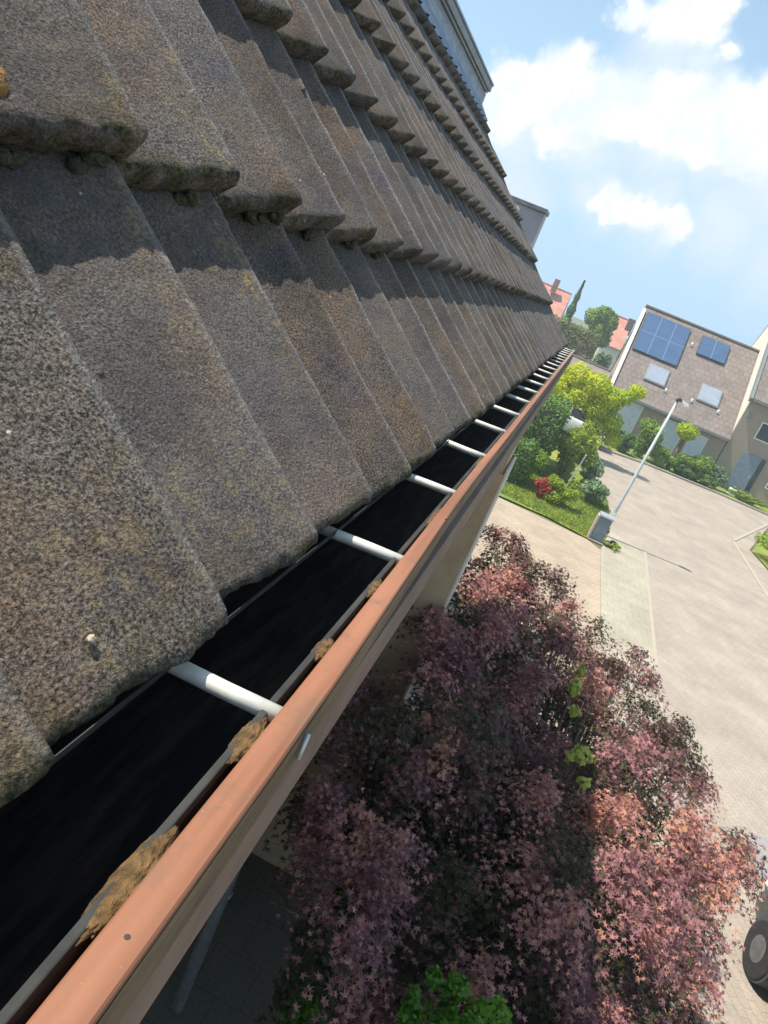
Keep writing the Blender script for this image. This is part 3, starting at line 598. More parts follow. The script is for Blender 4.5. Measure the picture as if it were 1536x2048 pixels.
sheet('grey_patch', [(4.84, 9.95), (5.9, 10.2), (5.9, 8.9), (4.76, 8.95)], .007, M['darkpatch'])  # flat patch, darker and greyer than the pavers around it
tag(MB().box((4.62, 7.95, .0), (5.05, 8.25, .012)).build('drain_grate', M['darkcap']), 'black iron drain cover in the paving beyond the dark car', 'drain cover')
sheet('marking', [(4.3, 7.45), (5.6, 7.62), (5.6, 7.72), (4.3, 7.55)], .008, M['white'])
sheet('verge', [(9.5, 20), (40, 20), (40, 36), (11.4, 37.4), (8.75, 29.3), (8.95, 27.6)], .02, M['lawn'])
sheet('pavement', [(8.42, -20), (40, -20), (40, 19.9), (9.45, 19.95), (8.85, 27.6), (8.66, 29.3), (11.2, 37.2), (8.14, 29.6)], .015, M['road'])
sheet('lawn', [(-14, 21.5), (-.4, 21.0), (1.1, 21.1), (2.28, 20.80), (3.0, 22.7), (2.93, 26), (1.78, 35.1), (-14, 37)], .03, M['lawn'])
sheet('front_garden', [(1.4, 37.5), (5.2, 39.25), (9.0, 39.98), (20, 40.7), (20, 42.5), (1.4, 42.5)], .03, M['lawn'])
# grass blades over the near lawn corner
n = 26000; gx = rng.uniform(-1.5, 3.0, n); gy = rng.uniform(20.9, 27, n); k_ = (gx < 2.3 + (gy - 20.8) * .36) & (gy > 21.25 - .18 * gx); gx, gy = gx[k_], gy[k_]; n = len(gx)
hh = rng.uniform(.03, .09, n); a = rng.uniform(0, 6.28, n); dx, dy = np.cos(a) * .012, np.sin(a) * .012; lx, ly = rng.normal(0, .02, n), rng.normal(0, .02, n)
V = np.stack([np.stack([gx - dx, gy - dy, np.full(n, .028)], 1), np.stack([gx + dx, gy + dy, np.full(n, .028)], 1), np.stack([gx + lx, gy + ly, .03 + hh], 1)], 1).reshape(-1, 3)
tag(npmesh('grass', V, np.arange(3 * n).reshape(n, 3), M['blade']), 'short sunlit yellow-green grass of the lawn beside the lamp post', 'grass', kind='stuff')

# ---------------------------------------------------------------- purple maple close below the gutter
mp = empty('maple_tree', (1.35, 4.9, 0), 'large purple-leaved maple below the gutter, half shaded by the house and half sunlit red', 'tree')
core = [(1.15, 4.1, 1.55, 1.25, 1.3, 1.0), (1.35, 5.6, 1.9, 1.15, 1.3, .95), (1.9, 5.2, 1.6, 1.0, 1.6, .95), (1.1, 6.7, 2.15, .75, .9, .75), (1.7, 3.4, 1.3, 1.1, 1.1, .85), (2.0, 6.8, 1.7, .75, .85, .75), (.55, 4.9, 1.8, .8, 1.2, .9), (1.9, 2.6, 1.1, .9, .9, .7), (.25, 4.1, 1.9, .55, .8, .8), (.15, 4.7, 2.45, .5, .6, .55), (.35, 6.5, 2.5, .55, .9, .5), (2.2, 4.5, 1.4, .6, 1.1, .8), (.20, 5.2, 2.0, .3, .7, .7), (-.12, 4.0, 2.0, .35, .6, .6), (.15, 3.2, 1.9, .35, .45, .5), (-.12, 6.8, 2.70, .32, .5, .35), (.12, 7.6, 2.85, .28, .45, .22), (1.5, 7.2, 2.2, .55, .6, .5), (1.3, 4.4, 2.2, .9, 1.2, .6), (2.1, 5.8, 1.8, .8, 1.0, .8), (.02, 5.75, 2.75, .28, .7, .40), (.6, 7.0, 2.65, .5, .8, .4), (.1, 3.5, 1.6, .4, .6, .7), (-.1, 4.7, 2.2, .40, .6, .6)]
pads = []
for c in core:
    kq = int(17 * (c[3] * c[4]) ** .6)
    for i in range(kq):
        d = rng.normal(0, 1, 3); d /= np.linalg.norm(d); d[2] = abs(d[2]) if rng.random() < .8 else d[2]
        r = rng.uniform(.72, 1.06); pads.append((np.array(c[:3]) + d * np.array(c[3:6]) * r, d))
PC, PN, PT = [], [], []; br = MB(); trunk_top = Vector((1.35, 4.9, .75))
for ip, (c, d) in enumerate(pads):
    out2 = np.array([d[0], d[1], 0]); out2 /= np.linalg.norm(out2) + 1e-6
    tone_p = rng.uniform(.12, .84); R_ = rng.uniform(.22, .42)
    for sp in range(21):           # sprays that fan outwards and droop
        a = rng.normal(0, 1.0); dr = np.array([out2[0] * math.cos(a) - out2[1] * math.sin(a), out2[0] * math.sin(a) + out2[1] * math.cos(a), 0])
        L_ = R_ * rng.uniform(.6, 1.25); z0 = rng.uniform(-.12, .10); nlv = 22
        t_ = np.linspace(.08, 1, nlv)
        P = c + np.array([0, 0, z0]) + dr * (L_ * t_)[:, None] + np.stack([np.zeros(nlv), np.zeros(nlv), .10 * t_ - .30 * L_ / .4 * t_ ** 2], 1) + rng.normal(0, .028, (nlv, 3))
        PC.append(P); PN.append(np.tile(np.array([0, 0, 1.0]) + .55 * dr + .2 * d, (nlv, 1))); PT.append(np.full(nlv, tone_p) + rng.normal(0, .13, nlv))
    if c[0] > 2.35 and c[1] < 5.2: continue
    q = Vector(c); mid = trunk_top.lerp(q, .55) + Vector((0, 0, -.12)); br.tube([trunk_top.lerp(mid, .15), mid, q], [.022, .013, .005], 5)
PC = np.vstack(PC); PN = np.vstack(PN); PT = np.concatenate(PT)
k_ = (PC[:, 2] > .25) & ~((PC[:, 0] < -.10) & (PC[:, 1] > 5.3) & (PC[:, 1] < 6.1)) & (PC[:, 0] > -.55) & ~((PC[:, 0] > 2.50) & (PC[:, 1] < 5.0)) & (PC[:, 0] > -.02 - .42 * (PC[:, 1] - 2.9)); PC, PN, PT = PC[k_], PN[k_], PT[k_]
leaves('crown', PC, PN, .031, M['maple'], mp, STAR, PT, jitter=.55, sizevar=.3)
P, Q = clump_cloud([(c[0], c[1], c[2] - .1, c[3] * .8, c[4] * .8, c[5] * .8) for c in core], 34000, .3)
k_ = (P[:, 0] > -.08) & (P[:, 0] > .10 - .42 * (P[:, 1] - 2.9)); P, Q = P[k_], Q[k_]
leaves('inner_foliage', P, Q + [0, 0, .6], .042, M['maple'], mp, STAR, rng.uniform(0, .24, len(P)))  # inner leaves kept dark: shade of the crown gaps put into their tone
tk = MB(); tk.tube([(1.35, 4.9, 0), (1.33, 4.88, .4), (1.36, 4.92, .8)], [.13, .10, .085], 12)
for c in core: q = Vector((c[0], c[1], c[2])); tk.tube([Vector((1.35, 4.9, .7)), Vector((1.35, 4.9, .8)).lerp(q, .5) + Vector((0, 0, .06)), q], [.06, .04, .02], 8)
tk.build('trunk', M['bark'], mp, True); br.build('branches', M['bark'], mp, True)
print('maple leaves', len(PC))

# glossy evergreen shrubs at the foot of the wall
def shrub(name, x, y, cs, n, size, mk, label, cat='shrub', group=None, stem_to=None):
    e = empty(name, (x, y, 0), label, cat, group); P, Q = clump_cloud(cs, n, .4); k_ = P[:, 2] > .02; P, Q = P[k_], Q[k_]
    leaves('foliage', P, Q + [0, 0, .4], size, M[mk], e, OVAL, .5 * vnoise(P, 5, 3) + .5 * rng.uniform(0, 1, len(P)))
    b = MB()
    for c in (stem_to or cs): b.tube([(x, y, 0), (x * .5 + c[0] * .5, y * .5 + c[1] * .5, c[2] * .6), c[:3]], [.014, .010, .004], 6)
    b.build('stem', M['bark'], e, True); return e
shrub('evergreen_shrub', .22, 2.95, [(.16, 2.80, 1.0, .22, .20, .3), (.30, 2.75, 1.35, .16, .15, .22), (.2, 3.05, 1.5, .13, .14, .2), (.12, 2.7, .6, .25, .22, .4), (.35, 2.65, 1.65, .10, .10, .12), (.20, 2.60, 1.85, .14, .12, .14), (.32, 2.55, 1.95, .10, .10, .10)], 6500, .030, 'holly', 'glossy green shrub beside the grey patio at the bottom of the photo')
shrub('evergreen_shrub', .80, 2.95, [(.56 + rng.uniform(0, .48), 2.62 + rng.uniform(0, .34), 2.42 - rng.uniform(0, .25), rng.uniform(.03, .08), rng.uniform(.03, .08), rng.uniform(.03, .09)) for q_ in range(26)] + [(.82, 2.85, 1.9, .25, .2, .4), (.82, 2.9, 1.0, .25, .2, .5)], 7000, .030, 'holly', 'glossy green shrub under the maple, right of its twin at the bottom of the photo')
shrub('variegated_shrub', 1.25, 5.1, [(1.02, 5.35, 2.93, .05, .09, .08), (1.04, 5.55, 2.98, .04, .07, .05), (1.06, 5.12, 2.86, .05, .05, .04), (1.16, 4.72, 2.80, .09, .08, .05), (1.20, 4.52, 2.72, .05, .05, .05), (1.08, 4.65, 2.78, .04, .05, .04), (1.15, 4.1, 2.5, .04, .05, .04)], 330, .042, 'lime', 'lime-leaved shrub whose bright sprigs poke through the shaded maple')

# ---------------------------------------------------------------- lamp post and cabinet
lp = empty('street_lamp', (2.78, 22.0, 0), 'tall thin pale grey street lamp standing at the lawn corner', 'street lamp')
MB().tube([(2.78, 22.0, 0), (2.80, 22.0, .9), (2.885, 22.0, 4.32)], [.058, .050, .034], 14).build('pole', M['steel'], lp, True)
MB().tube([(2.78, 22.0, 0), (2.78, 22.0, .06)], [.085, .08], 14).build('base_collar', M['steel'], lp, True)
MB().box((2.745, 21.925, .55), (2.83, 21.945, .74)).build('access_door', M['white'], lp, bevel=.004)
lh = MB(); lh.prism([(2.82, 4.32), (2.90, 4.39), (2.98, 4.37), (2.97, 4.29), (2.84, 4.27)], 1, 21.90, 22.10); head = lh.build('lamp_head', M['darkcap'], lp, bevel=.01)
MB().prism([(2.97, 4.30), (2.985, 4.36), (3.19, 4.30), (3.21, 4.245), (3.10, 4.225)], 1, 21.92, 22.08).build('lamp_lens', M['white'], head, bevel=.008)
cb = empty('utility_cabinet', (2.52, 21.05, 0), 'slate-grey metal cabinet with a pale top at the foot of the lamp', 'cabinet')
MB().box((2.36, 20.88, .04), (2.72, 21.20, .74)).build('body', M['cabinet'], cb, bevel=.008)
MB().box((2.33, 20.84, .742), (2.75, 21.24, .80)).build('lid', M['zinc'], cb, bevel=.01)
MB().box((2.30, 20.86, 0), (2.358, 21.2, .74)).build('side_panel', M['kerb'], cb, bevel=.004)
MB().box((2.37, 20.868, .10), (2.71, 20.878, .70)).build('door', M['cabinet'], cb, bevel=.004)
MB().box((2.31, 20.82, 0), (2.77, 21.26, .038)).build('plinth', M['kerb'], cb)

# ---------------------------------------------------------------- cars
def car(name, x, y, paint, label, rot=0):
    e = empty(name, (0, 0, 0), label, 'car'); 
    # front towards -Y locally; body by cross-sections along y
    hw = .87
    secs = [(-2.12, .30, .52, .60, .80), (-2.02, .22, .66, .70, .92), (-1.55, .20, .82, .80, .97), (-1.05, .20, .92, .86, 1), (-.85, .20, .95, .87, 1), (0, .20, .97, .88, 1), (.9, .20, .99, .88, 1), (1.55, .22, 1.0, .86, .98), (1.95, .26, .98, .80, .94), (2.10, .32, .86, .72, .86)]
    vs = []; fs = []; prof = []
    for (yy, zb, zt, wt_, wb_) in secs:
        w = hw * wb_; ring = [(-w * .86, zb), (-w, zb + .12), (-w, zb + (zt - zb) * .62), (-w * .955, zt - .06), (-w * .84, zt), (0, zt + .035), (w * .84, zt), (w * .955, zt - .06), (w, zb + (zt - zb) * .62), (w, zb + .12), (w * .86, zb)]
        for p in ring: vs.append((p[0], yy, p[1]))
    kk = 11
    for i in range(len(secs) - 1):
        for j in range(kk): j2 = (j + 1) % kk; fs.append((i * kk + j, i * kk + j2, (i + 1) * kk + j2, (i + 1) * kk + j))
    fs.append(tuple(range(kk))[::-1]); fs.append(tuple((len(secs) - 1) * kk + j for j in range(kk)))
    b = MB(); b.v, b.f = vs, fs; body = b.build('body', paint, e, True)
    sd = body.modifiers.new('sub', 'SUBSURF'); sd.levels = 2; sd.render_levels = 2
    # glasshouse
    g = MB(); gs = [(-1.0, .93, .74, .93), (-.35, 1.36, .60, .93), (.2, 1.44, .60, .95), (1.0, 1.42, .59, .95), (1.75, 1.05, .66, .95)]
    g.v = []; g.f = []
    for (yy, zt, wt_, zb) in gs: g.v += [(-.76, yy, zb), (-wt_, yy, zt), (wt_, yy, zt), (.76, yy, zb)]
    for i in range(4):
        for j in range(4): j2 = (j + 1) % 4; g.f.append((i * 4 + j, i * 4 + j2, (i + 1) * 4 + j2, (i + 1) * 4 + j))
    g.f += [(3, 2, 1, 0), (16, 17, 18, 19)]; g.build('windows', M['glass'], e, bevel=.02)
    r = MB(); r.v = []; r.f = []
    for (yy, zt, w) in ((-.42, 1.375, .62), (.2, 1.462, .625), (1.0, 1.442, .615), (1.35, 1.33, .62)): r.v += [(-w, yy, zt - .04), (-w * .8, yy, zt), (w * .8, yy, zt), (w, yy, zt - .04)]
    for i in range(3):
        for j in range(3): r.f.append((i * 4 + j, i * 4 + j + 1, (i + 1) * 4 + j + 1, (i + 1) * 4 + j))
    r.build('roof', paint, e, True)
    for sx in (-1, 1):
        for (a, c) in (((-.98, .95), (-.38, 1.38)), ((.25, .97), (.25, 1.43)), ((1.72, 1.0), (1.25, 1.36))):
            MB().tube([(sx * .775, a[0], a[1]), (sx * .625, c[0], c[1])], .028, 6).build('pillar', paint, e)
        MB().sphere((sx * .93, -.72, 1.0), (.09, .06, .07), 10, 7).build('mirror', paint, e, True)
        MB().sphere((sx * .62, -2.03, .62), (.17, .07, .07), 10, 7).build('headlight', M['lampclear'], e, True)
        MB().sphere((sx * .72, 2.03, .80), (.10, .06, .09), 10, 7).build('tail_light', M['lampred'], e, True)
        for yy in (-1.32, 1.28):
            MB().tube([(sx * .70, yy, .33), (sx * .862, yy, .33)], .335, 22).build('wheel_arch', M['darkcap'], e)
            w = MB().tube([(sx * .66, yy, .31), (sx * .884, yy, .31)], .30, 24).build('wheel', M['tyre'], e, bevel=.02)
            MB().tube([(sx * .86, yy, .31), (sx * .888, yy, .31)], [.15, .14], 18).build('rim', M['rim'], w)
    MB().box((-.30, -2.14, .40), (.30, -2.10, .52)).build('number_plate', M['white'], e)
    e.location = (x, y, 0); e.rotation_euler = (0, 0, rot); return e
car('parked_car', 5.20, 5.95, M['carpaint'], 'dark green-grey car parked at the right edge beyond the sunlit maple', math.pi + .05)
car('parked_car', .95, 37.9, M['carpaint2'], 'small white car half hidden behind the yellow-green tree', math.pi * .5)

# ---------------------------------------------------------------- houses
def slope_sheet(name, x0, x1, ya, za, yb, zb, th, m_, parent):
    """tiled roof slope running in x; ya/za lower edge, yb/zb upper edge, with UVs in metres"""
    L_ = math.hypot(yb - ya, zb - za); ny, nz_ = -(zb - za) / L_ * th, (yb - ya) / L_ * th
    P = [(x0, ya, za), (x1, ya, za), (x1, yb, zb), (x0, yb, zb)]; Qp = [(p[0], p[1] - ny, p[2] - nz_) for p in P]
    b = MB(); b.v = P + Qp; b.f = [(0, 1, 2, 3), (7, 6, 5, 4), (0, 4, 5, 1), (1, 5, 6, 2), (2, 6, 7, 3), (3, 7, 4, 0)]
    o = b.build(name, m_, parent); uv = o.data.uv_layers.new(name='UVMap')
    UVs = [(x0, 0), (x1, 0), (x1, L_), (x0, L_)]
    for p in o.data.polygons:
        for li in p.loop_indices: vi = o.data.loops[li].vertex_index % 4; uv.data[li].uv = UVs[vi]
    return o
def house_block(name, x0, x1, y0, y1, ze, zr, wallm, roofm, label, group=None, ov=.3, chimney=None):
    e = empty(name, ((x0 + x1) / 2, (y0 + y1) / 2, 0), label, 'house', group); ym = (y0 + y1) / 2; k = (zr - ze) / (ym - y0)
    MB().prism([(y0, 0), (y1, 0), (y1, ze - .12), (ym, zr - .12), (y0, ze - .12)], 0, x0, x1).build('wall', wallm, e)
    a = slope_sheet('roof', x0 - .05, x1 + .05, y0 - ov, ze - ov * k, ym, zr, .11, roofm, e)
    b = slope_sheet('roof', x0 - .05, x1 + .05, y1 + ov, ze - ov * k, ym + .001, zr, .11, roofm, e)
    MB().tube([(x0 - .05, ym, zr + .02), (x1 + .05, ym, zr + .02)], .09, 8).build('ridge', roofm, e)
    MB().box((x0, y0 - ov - .1, ze - ov * k - .12), (x1, y0 - ov - .005, ze - ov * k - .01)).build('gutter', M['cladding'], e)
    return e, a, k, ym
def win(e, x0, x1, z0, z1, y, pane='glass', frame='whitetrim'):
    f = MB(); t_ = .06
    f.box((x0, y - .05, z0), (x1, y, z0 + t_)); f.box((x0, y - .05, z1 - t_), (x1, y, z1)); f.box((x0, y - .05, z0 + t_ + .001), (x0 + t_, y, z1 - t_ - .001)); f.box((x1 - t_, y - .05, z0 + t_ + .001), (x1, y, z1 - t_ - .001))
    o = f.build('window', M[frame], e); MB().box((x0 + t_ + .001, y - .025, z0 + t_ + .001), (x1 - t_ - .001, y - .015, z1 - t_ - .001)).build('pane', M[pane], o); return o
sh, rf, kk_, ym = house_block('solar_house', 2.15, 8.78, 42.6, 51.0, 2.80, 7.15, M['brick'], M['farroof'], 'low-eaved terraced house with blue solar panels and two pale skylights on its roof')
def onroof(x, v, h=0):
    """point on the front slope: v metres up from the eave line (y 42.3), h above it"""
    c, s_ = math.cos(math.atan(kk_)), math.sin(math.atan(kk_)); return (x, 42.3 + v * c - h * s_, 2.49 + v * s_ + h * c)
def roof_slab(x0, x1, v0, v1, h0, h1):
    b = MB(); b.v = [onroof(x0, v0, h0), onroof(x1, v0, h0), onroof(x1, v1, h0), onroof(x0, v1, h0), onroof(x0, v0, h1), onroof(x1, v0, h1), onroof(x1, v1, h1), onroof(x0, v1, h1)]
    b.f = [(0, 3, 2, 1), (4, 5, 6, 7), (0, 1, 5, 4), (1, 2, 6, 5), (2, 3, 7, 6), (3, 0, 4, 7)]; return b
def solar(x0, x1, v0, v1, nx, nv, label):
    pc = onroof((x0 + x1) / 2, v0, .1); e = empty('solar_array', pc, label, 'solar panels', 'blue solar arrays on the far roof')
    roof_slab(x0, x1, v0, v1, .06, .115).build('frame', M['panelframe'], e)
    for i in range(nx):
        for j in range(nv):
            a, b = x0 + (x1 - x0) * i / nx + .03, x0 + (x1 - x0) * (i + 1) / nx - .03; c, d = v0 + (v1 - v0) * j / nv + .03, v0 + (v1 - v0) * (j + 1) / nv - .03
            o = roof_slab(a, b, c, d, .117, .122).build('panel', M['bluepanel'], e)
    g_ = MB()
    for i in range(1, nx): t_ = roof_slab(x0 + (x1 - x0) * i / nx - .03, x0 + (x1 - x0) * i / nx + .03, v0, v1, .117, .126); n_ = len(g_.v); g_.v += t_.v; g_.f += [tuple(q + n_ for q in f) for f in t_.f]
    for j in range(1, nv): t_ = roof_slab(x0, x1, v0 + (v1 - v0) * j / nv - .03, v0 + (v1 - v0) * j / nv + .03, .117, .1275); n_ = len(g_.v); g_.v += t_.v; g_.f += [tuple(q + n_ for q in f) for f in t_.f]
    g_.build('joint_strip', M['panelline'], e)
solar(2.34, 4.92, 3.10, 6.02, 3, 2, 'large six-panel blue solar array at the left of the far roof')
solar(5.62, 7.24, 4.55, 5.95, 2, 1, 'smaller blue solar array right of the larger one on the far roof')
for x0, x1, v0, v1 in ((3.60, 4.66, 1.50, 2.58), (6.55, 7.62, 1.60, 2.70)):
    o = roof_slab(x0 - .06, x1 + .06, v0 - .06, v1 + .06, .01, .10).build('skylight', M['cladding'], sh, bevel=.01); roof_slab(x0, x1, v0, v1, .102, .125).build('shutter', M['skyglass'], o)
for x, v in ((5.25, 4.95), (4.85, 1.2), (6.30, 1.25), (7.75, 1.25)):
    p = onroof(x, v, 0); MB().tube([p, (p[0], p[1] - .03, p[2] + .22)], .045, 10).build('roof_vent', M['white'], sh, True)
# pale verge boards: left rake
b_ = roof_slab(2.02, 2.20, -.42, 6.12, -.10, .14); b_.build('verge_board', M['creamlight'], sh)
win(sh, 3.1, 4.2, .5, 2.3, 42.6, 'paleblind'); win(sh, 5.4, 6.6, .4, 2.2, 42.6, 'paleblind'); win(sh, 7.0, 7.9, .9, 2.1, 42.6, 'paleblind')
# taller house joined on the right
th_, rf2, k2_, ym2 = house_block('tall_house', 8.83, 16.5, 42.58, 51.6, 5.15, 9.85, M['brick'], M['farroof'], 'taller beige terraced house cut off by the right edge of the photo')
MB().prism([(42.59, 2.9), (42.56, 5.02), (47.09, 9.68), (51.0, 5.9), (46.8, 7.3)], 0, 8.785, 8.828).build('side_wall', M['creamlight'], th_)
def onroof2(x, v, h=0):
    c, s_ = math.cos(math.atan(k2_)), math.sin(math.atan(k2_)); return (x, 42.28 + v * c - h * s_, 4.84 + v * s_ + h * c)
bb = MB(); bb.v = [onroof2(x, v, h) for h in (-.22, .08) for (x, v) in ((8.66, -.1), (8.79, -.1), (8.79, 6.6), (8.66, 6.6))]; bb.f = [(0, 3, 2, 1), (4, 5, 6, 7), (0, 1, 5, 4), (1, 2, 6, 5), (2, 3, 7, 6), (3, 0, 4, 7)]
bb.build('verge_board', M['cladding'], th_)
win(th_, 9.85, 10.9, 3.0, 3.95, 42.58); win(th_, 12.0, 13.4, 3.0, 4.1, 42.58)
MB().box((9.02, 42.50, 3.86), (9.24, 42.58, 4.10)).build('wall_vent', M['cladding'], th_)
d_ = MB().box((9.75, 42.50, .06), (10.75, 42.58, 2.2)).build('door', M['doorblue'], th_); MB().tube([(10.62, 42.47, 1.0), (10.62, 42.47, 1.2)], .015).build('handle', M['steel'], d_)
MB().box((10.78, 42.50, .06), (11.0, 42.58, 2.2)).build('side_light', M['glass'], th_); win(th_, 11.6, 13.0, .9, 2.2, 42.58)
# planter
pt = empty('planter', (10.4, 41.3, 0), 'long white trough planter in front of the grey-blue door', 'planter')
MB().box((9.8, 41.1, .03), (11.0, 41.5, .36)).build('trough', M['white'], pt, bevel=.02)
P, Q = clump_cloud([(10.0 + .2 * i, 41.3, .42, .12, .14, .12) for i in range(5)], 500, .3); leaves('flowers', P, Q, .06, M['bluegreen'], pt)

# neighbour's house set back behind the gable end, with a flat dormer
nb = empty('neighbour_house', (-3.6, 9.3, 0), 'set-back neighbouring house showing only a grey flat-topped party wall beyond the roof end', 'house')
MB().prism([(-1.95, 0), (-1.95, ZC - .42), (-3.75, ZC + 1.3), (-5.6, ZC - .42), (-5.6, 0)], 1, 6.6, 12.4).build('wall', M['brick'], nb)
z_ = lambda x: ZC - .2468 + 1.0 * (-x - 1.25)
MB().prism([(-1.25, z_(-1.25) - .02), (-1.25, z_(-1.25) + .05), (-3.3, z_(-3.3) + .05), (-3.3, z_(-3.3) - .08)], 1, 6.55, 12.45).build('roof', M['lowroof'], nb)
dm = MB().prism([(-.905, ZC + .30), (-.905, ZC + .735), (-1.9, ZC + .735), (-1.9, ZC + .30)], 1, 8.0, 8.22).build('party_wall', M['dormerclad'], nb)
MB().box((-1.95, 7.97, ZC + .737), (-.893, 8.25, ZC + .775)).build('coping', M['cladding'], dm)
MB().tube([(-1.20, 7.996, ZC + .66), (-1.20, 7.955, ZC + .66)], .05, 12).build('vent', M['white'], dm)
MB().prism([(-.93, ZC - .5), (-.93, ZC + .299), (-1.9, ZC + .299), (-1.9, ZC - .5)], 1, 8.01, 8.21).build('party_wall_base', M['farroof'], dm)

# ---------------------------------------------------------------- garage, red-roofed houses, hedges, trees
garage, *_ = house_block('garage', -2.6, 2.0, 45.6, 51.0, 2.15, 2.98, M['creamlight'], M['lowroof'], 'low garage with a dark grey-brown roof left of the solar house')
win(garage, -.6, .6, .9, 1.9, 45.6)
house_block('red_roofed_house', -9.2, -4.0, 88, 97, 2.6, 7.0, M['creamlight'], M['redroof'], 'distant house with a faded red roof behind the dark conifer', 'distant red-roofed houses')
house_block('red_roofed_house', 1.35, 3.5, 86, 93, 3.8, 6.7, M['creamlight'], M['redroof'], 'distant red-roofed house peeping out left of the solar house', 'distant red-roofed houses')
ch = MB().box((3.0, 88.2, 5.2), (3.75, 89.4, 6.95)).build('chimney', M['lowroof'], bpy.data.objects['red_roofed_house.001'])
MB().box((-6.3, 91, 6.4), (-5.7, 91.8, 7.9)).build('chimney', M['redroof'], bpy.data.objects['red_roofed_house'])
def hedge(name, x0, x1, y0, y1, h, n, size, mk, label, tex=1.0):
    e = empty(name, ((x0 + x1) / 2, (y0 + y1) / 2, 0), label, 'hedge'); A = [((x1 - x0) * h, 0), ((y1 - y0) * h, 1), ((y1 - y0) * h, 2), ((x1 - x0) * (y1 - y0), 3)]; tot = sum(a for a, _ in A); PP = []; QQ = []
    for a, kind in A:
        k_ = int(n * a / tot); u = rng.uniform(0, 1, k_); v = rng.uniform(0, 1, k_); d = rng.normal(-.03, .05, k_)
        if kind == 0: PP.append(np.stack([x0 + u * (x1 - x0), y0 - d, v * h], 1)); QQ.append(np.tile([0, -1, .3], (k_, 1)))
        elif kind == 1: PP.append(np.stack([x0 - d, y0 + u * (y1 - y0), v * h], 1)); QQ.append(np.tile([-1, 0, .3], (k_, 1)))
        elif kind == 2: PP.append(np.stack([x1 + d, y0 + u * (y1 - y0), v * h], 1)); QQ.append(np.tile([1, 0, .3], (k_, 1)))
        else: PP.append(np.stack([x0 + u * (x1 - x0), y0 + v * (y1 - y0), h + d], 1)); QQ.append(np.tile([0, 0, 1.], (k_, 1)))
    P = np.vstack(PP); P += (np.stack([vnoise(P, 1.3, 3), vnoise(P, 1.3, 4), vnoise(P, 1.3, 5)], 1) - .5) * .35; P[:, 2] = np.maximum(P[:, 2], .05)
    leaves('foliage', P, np.vstack(QQ), size, M[mk], e, OVAL, .6 * vnoise(P, .9, 6) + .4 * rng.uniform(0, 1, len(P)))
    MB().box((x0 + .12, y0 + .12, 0), (x1 - .12, y1 - .12, h - .14)).build('branches', M['bark'], e); return e
hedge('clipped_hedge', -1.55, .42, 25.6, 29.5, 2.35, 15000, .085, 'darkgreen', 'tall clipped dark green hedge block behind the flowering shrubs')
hedge('low_hedge', -3.2, -.1, 22.9, 24.2, 1.25, 7000, .07, 'darkgreen', 'low dark green hedge in front of the tall clipped hedge')
hedge('tall_hedge', -3.4, .75, 60, 63, 4.45, 9000, .16, 'brownhedge', 'long yellow-green hedge with brown patches beyond the garage')
bush('round_shrub', (1.15, 27.2), (.72, .8, 1.05), 7000, .075, M['olive'], 'lit olive-green shrub beside the clipped hedge')
bush('round_shrub', (-.15, 24.0), (.75, .7, .62), 5000, .07, M['green'], 'mid green shrub at the foot of the clipped hedge')
bush('flowering_shrub', (.66, 22.75), (.30, .3, .36), 2000, .05, M['redleaf'], 'red-blossomed shrub on the lawn')
bush('round_shrub', (1.22, 22.95), (.58, .5, .50), 3600, .06, M['olive'], 'low yellow-green shrub touching the red-blossomed shrub')
bush('spreading_shrub', (2.30, 25.4), (.48, .95, .42), 3400, .07, M['bluegreen'], 'low grey-green shrub along the road edge, nearer the lamp')
bush('spreading_shrub', (2.15, 28.3), (.45, 1.3, .5), 3800, .08, M['bluegreen'], 'low grey-green shrub along the road edge, behind the nearer one')
bush('spreading_shrub', (1.85, 32.0), (.6, 1.4, .7), 3600, .09, M['olive'], 'olive shrub where the road curves under the yellow tree')
bush('tuft', (3.02, 21.0), (.22, .35, .10), 700, .05, M['olive'], 'small weedy tuft at the foot of the lamp post', 'grass tuft')
sk = empty('garden_stake', (1.35, 24.6, 0), 'thin grey stake standing between the lawn shrubs', 'stake'); MB().tube([(1.35, 24.6, 0), (1.50, 24.6, 1.5)], .02, 8).build('stake_rod', M['steel'], sk); MB().sphere((1.5, 24.6, 1.5), .03).build('stake_cap', M['steel'], sk)
tree('yellow_tree', (1.7, 34.2), 1.3, [(.3, 34.2, 3.0, .75, .8, .62), (1.15, 34.0, 3.0, .75, .8, .55), (-.25, 34.4, 2.6, .55, .7, .6), (1.9, 34.2, 2.65, .7, .8, .6), (2.45, 34.2, 2.95, .45, .5, .35), (2.85, 34.3, 3.35, .42, .5, .33), (1.55, 34.1, 2.1, .75, .8, .6), (.7, 34.1, 2.3, .7, .8, .6), (2.4, 34.1, 1.75, .55, .6, .5), (2.75, 34.2, 1.15, .45, .5, .45), (1.9, 34.0, 1.4, .6, .6, .5)], 15000, .095, M['yellow'], 'spreading bright yellow-green tree in front of the solar house roof')
tree('small_tree', (-.6, 33.4), 1.2, [(-.45, 33.4, 2.3, .6, .6, .5), (.1, 33.2, 1.9, .5, .5, .4), (-.8, 33.5, 1.6, .5, .6, .4)], 2600, .09, M['yellow'], 'small orange-tinged tree left of the spreading yellow tree')
bush('round_shrub', (4.75, 40.3), (.75, .6, 1.05), 4200, .10, M['green'], 'tall bright green shrub left of the lamp pole by the solar house')
bush('round_shrub', (3.9, 39.6), (.7, .5, .6), 2400, .10, M['darkgreen'], 'dark low shrub between the yellow tree and the lamp pole')
tree('ball_tree', (6.45, 40.6), 1.7, [(6.45, 40.6, 2.15, .58, .58, .42), (6.45, 40.6, 2.0, .45, .45, .3)], 2600, .09, M['yellow'], 'ball-shaped bright yellow standard tree before the solar house')
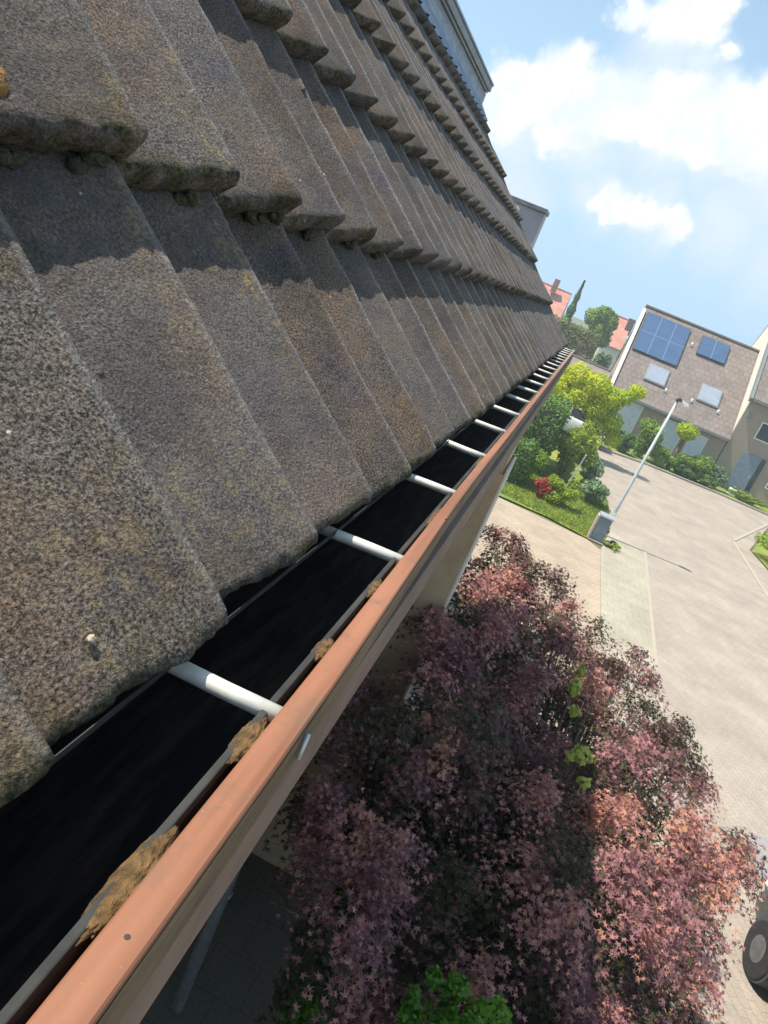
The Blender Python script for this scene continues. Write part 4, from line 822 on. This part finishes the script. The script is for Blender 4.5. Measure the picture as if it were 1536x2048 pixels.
for x, y, r, mk, lb in ((5.75, 40.2, (.7, .5, .52), 'green', 'first green shrub right of the lamp pole in the far front garden'), (6.9, 40.4, (.75, .5, .58), 'green', 'green shrub directly under the yellow ball tree'), (7.95, 40.7, (.8, .6, .70), 'green', 'bushy mid-green shrub right of the yellow ball tree'),
                       (8.75, 40.8, (.65, .5, .62), 'bluegreen', 'blue-green shrub beside the grey-blue door'), (7.3, 40.0, (.6, .35, .35), 'darkgreen', 'dark low shrub along the far kerb'), (8.5, 40.15, (.5, .3, .3), 'darkgreen', 'small dark shrub along the far kerb nearest the white planter'), (10.6, 40.75, (.9, .25, .26), 'olive', 'low olive border plants in front of the white planter')):
    bush('garden_shrub', (x, y), r, 3000, .085, M[mk], lb, 'shrub', 'shrubs in the far front garden')
bush('verge_shrub', (9.75, 28.8), (1.15, 1.4, .62), 7000, .09, M['olive'], 'yellow-green shrub on the verge at the right edge of the photo')
# distant trees
def conifer(name, x, y, h, r, n, label):
    e = empty(name, (x, y, 0), label, 'tree'); z = rng.uniform(.08, 1, n) ** .8; rr = r * (1 - z) ** .85 * (1 + .25 * np.sin(z * 40)) * rng.uniform(.5, 1, n) ** .5; a = rng.uniform(0, 6.283, n)
    P = np.stack([x + np.cos(a) * rr, y + np.sin(a) * rr, z * h], 1); leaves('crown', P, np.stack([np.cos(a), np.sin(a), np.full(n, .6)], 1), .17, M['darkgreen'], e, OVAL, .5 * vnoise(P, 1, 2) + .3 * rng.uniform(0, 1, n))
    MB().tube([(x, y, 0), (x, y, h * .95)], [.16, .03], 8).build('trunk', M['bark'], e)
conifer('conifer', -2.60, 74, 8.2, .85, 4200, 'slim dark conifer rising against the sky beyond the roof')
bush('round_shrub', (-2.55, 72), (.75, .75, 2.4), 3500, .16, M['green'], 'green shrub at the foot of the slim conifer')
tree('broadleaf_tree', (.35, 70), 3.4, [(.35, 70, 6.1, .95, .9, .75), (-.35, 70, 5.6, .9, .8, .8), (1.05, 70, 5.7, .75, .8, .9), (.5, 70, 4.9, 1.1, .9, .8), (1.0, 70, 4.2, .8, .8, .8)], 8000, .17, M['green'], 'leafy green tree between the two red roofs')
bush('round_shrub', (1.45, 58), (.75, .7, 1.9), 4500, .13, M['bluegreen'], 'tall blue-green shrub between the hedge and the solar house')
bush('round_shrub', (.9, 54), (.6, .5, 1.55), 3500, .12, M['bluegreen'], 'pale grey-green shrub just behind the garage')
# far-off treeline closing the horizon elsewhere
P = []; Q = []
cs = [(x, 160 + 12 * math.sin(x * .07), 1.2, 6, 4, 1.9 + .8 * math.sin(x * .31)) for x in range(-150, 200, 7)]
P, Q = clump_cloud(cs, 26000, .5); k_ = P[:, 2] > 0; tag(leaves('treeline', P[k_], Q[k_], .9, M['darkgreen'], None), 'far-off line of trees along the horizon', 'trees', kind='stuff')
# added haze volume, veils the distance like lens glare
hm = bpy.data.materials.new('added_haze'); hm.use_nodes = True; ht = hm.node_tree; ht.nodes.remove(ht.nodes['Principled BSDF'])
pv = N(ht, 'ShaderNodeVolumePrincipled', inp={'Color': (.86, .92, 1, 1), 'Density': .0022, 'Anisotropy': .2}); ht.links.new(pv.outputs[0], ht.nodes['Material Output'].inputs['Volume'])
tag(MB().box((-230, -25, -1.2), (260, 200, 16)).build('haze', hm), 'thin haze volume added to wash out the street and far houses', 'haze', kind='stuff')
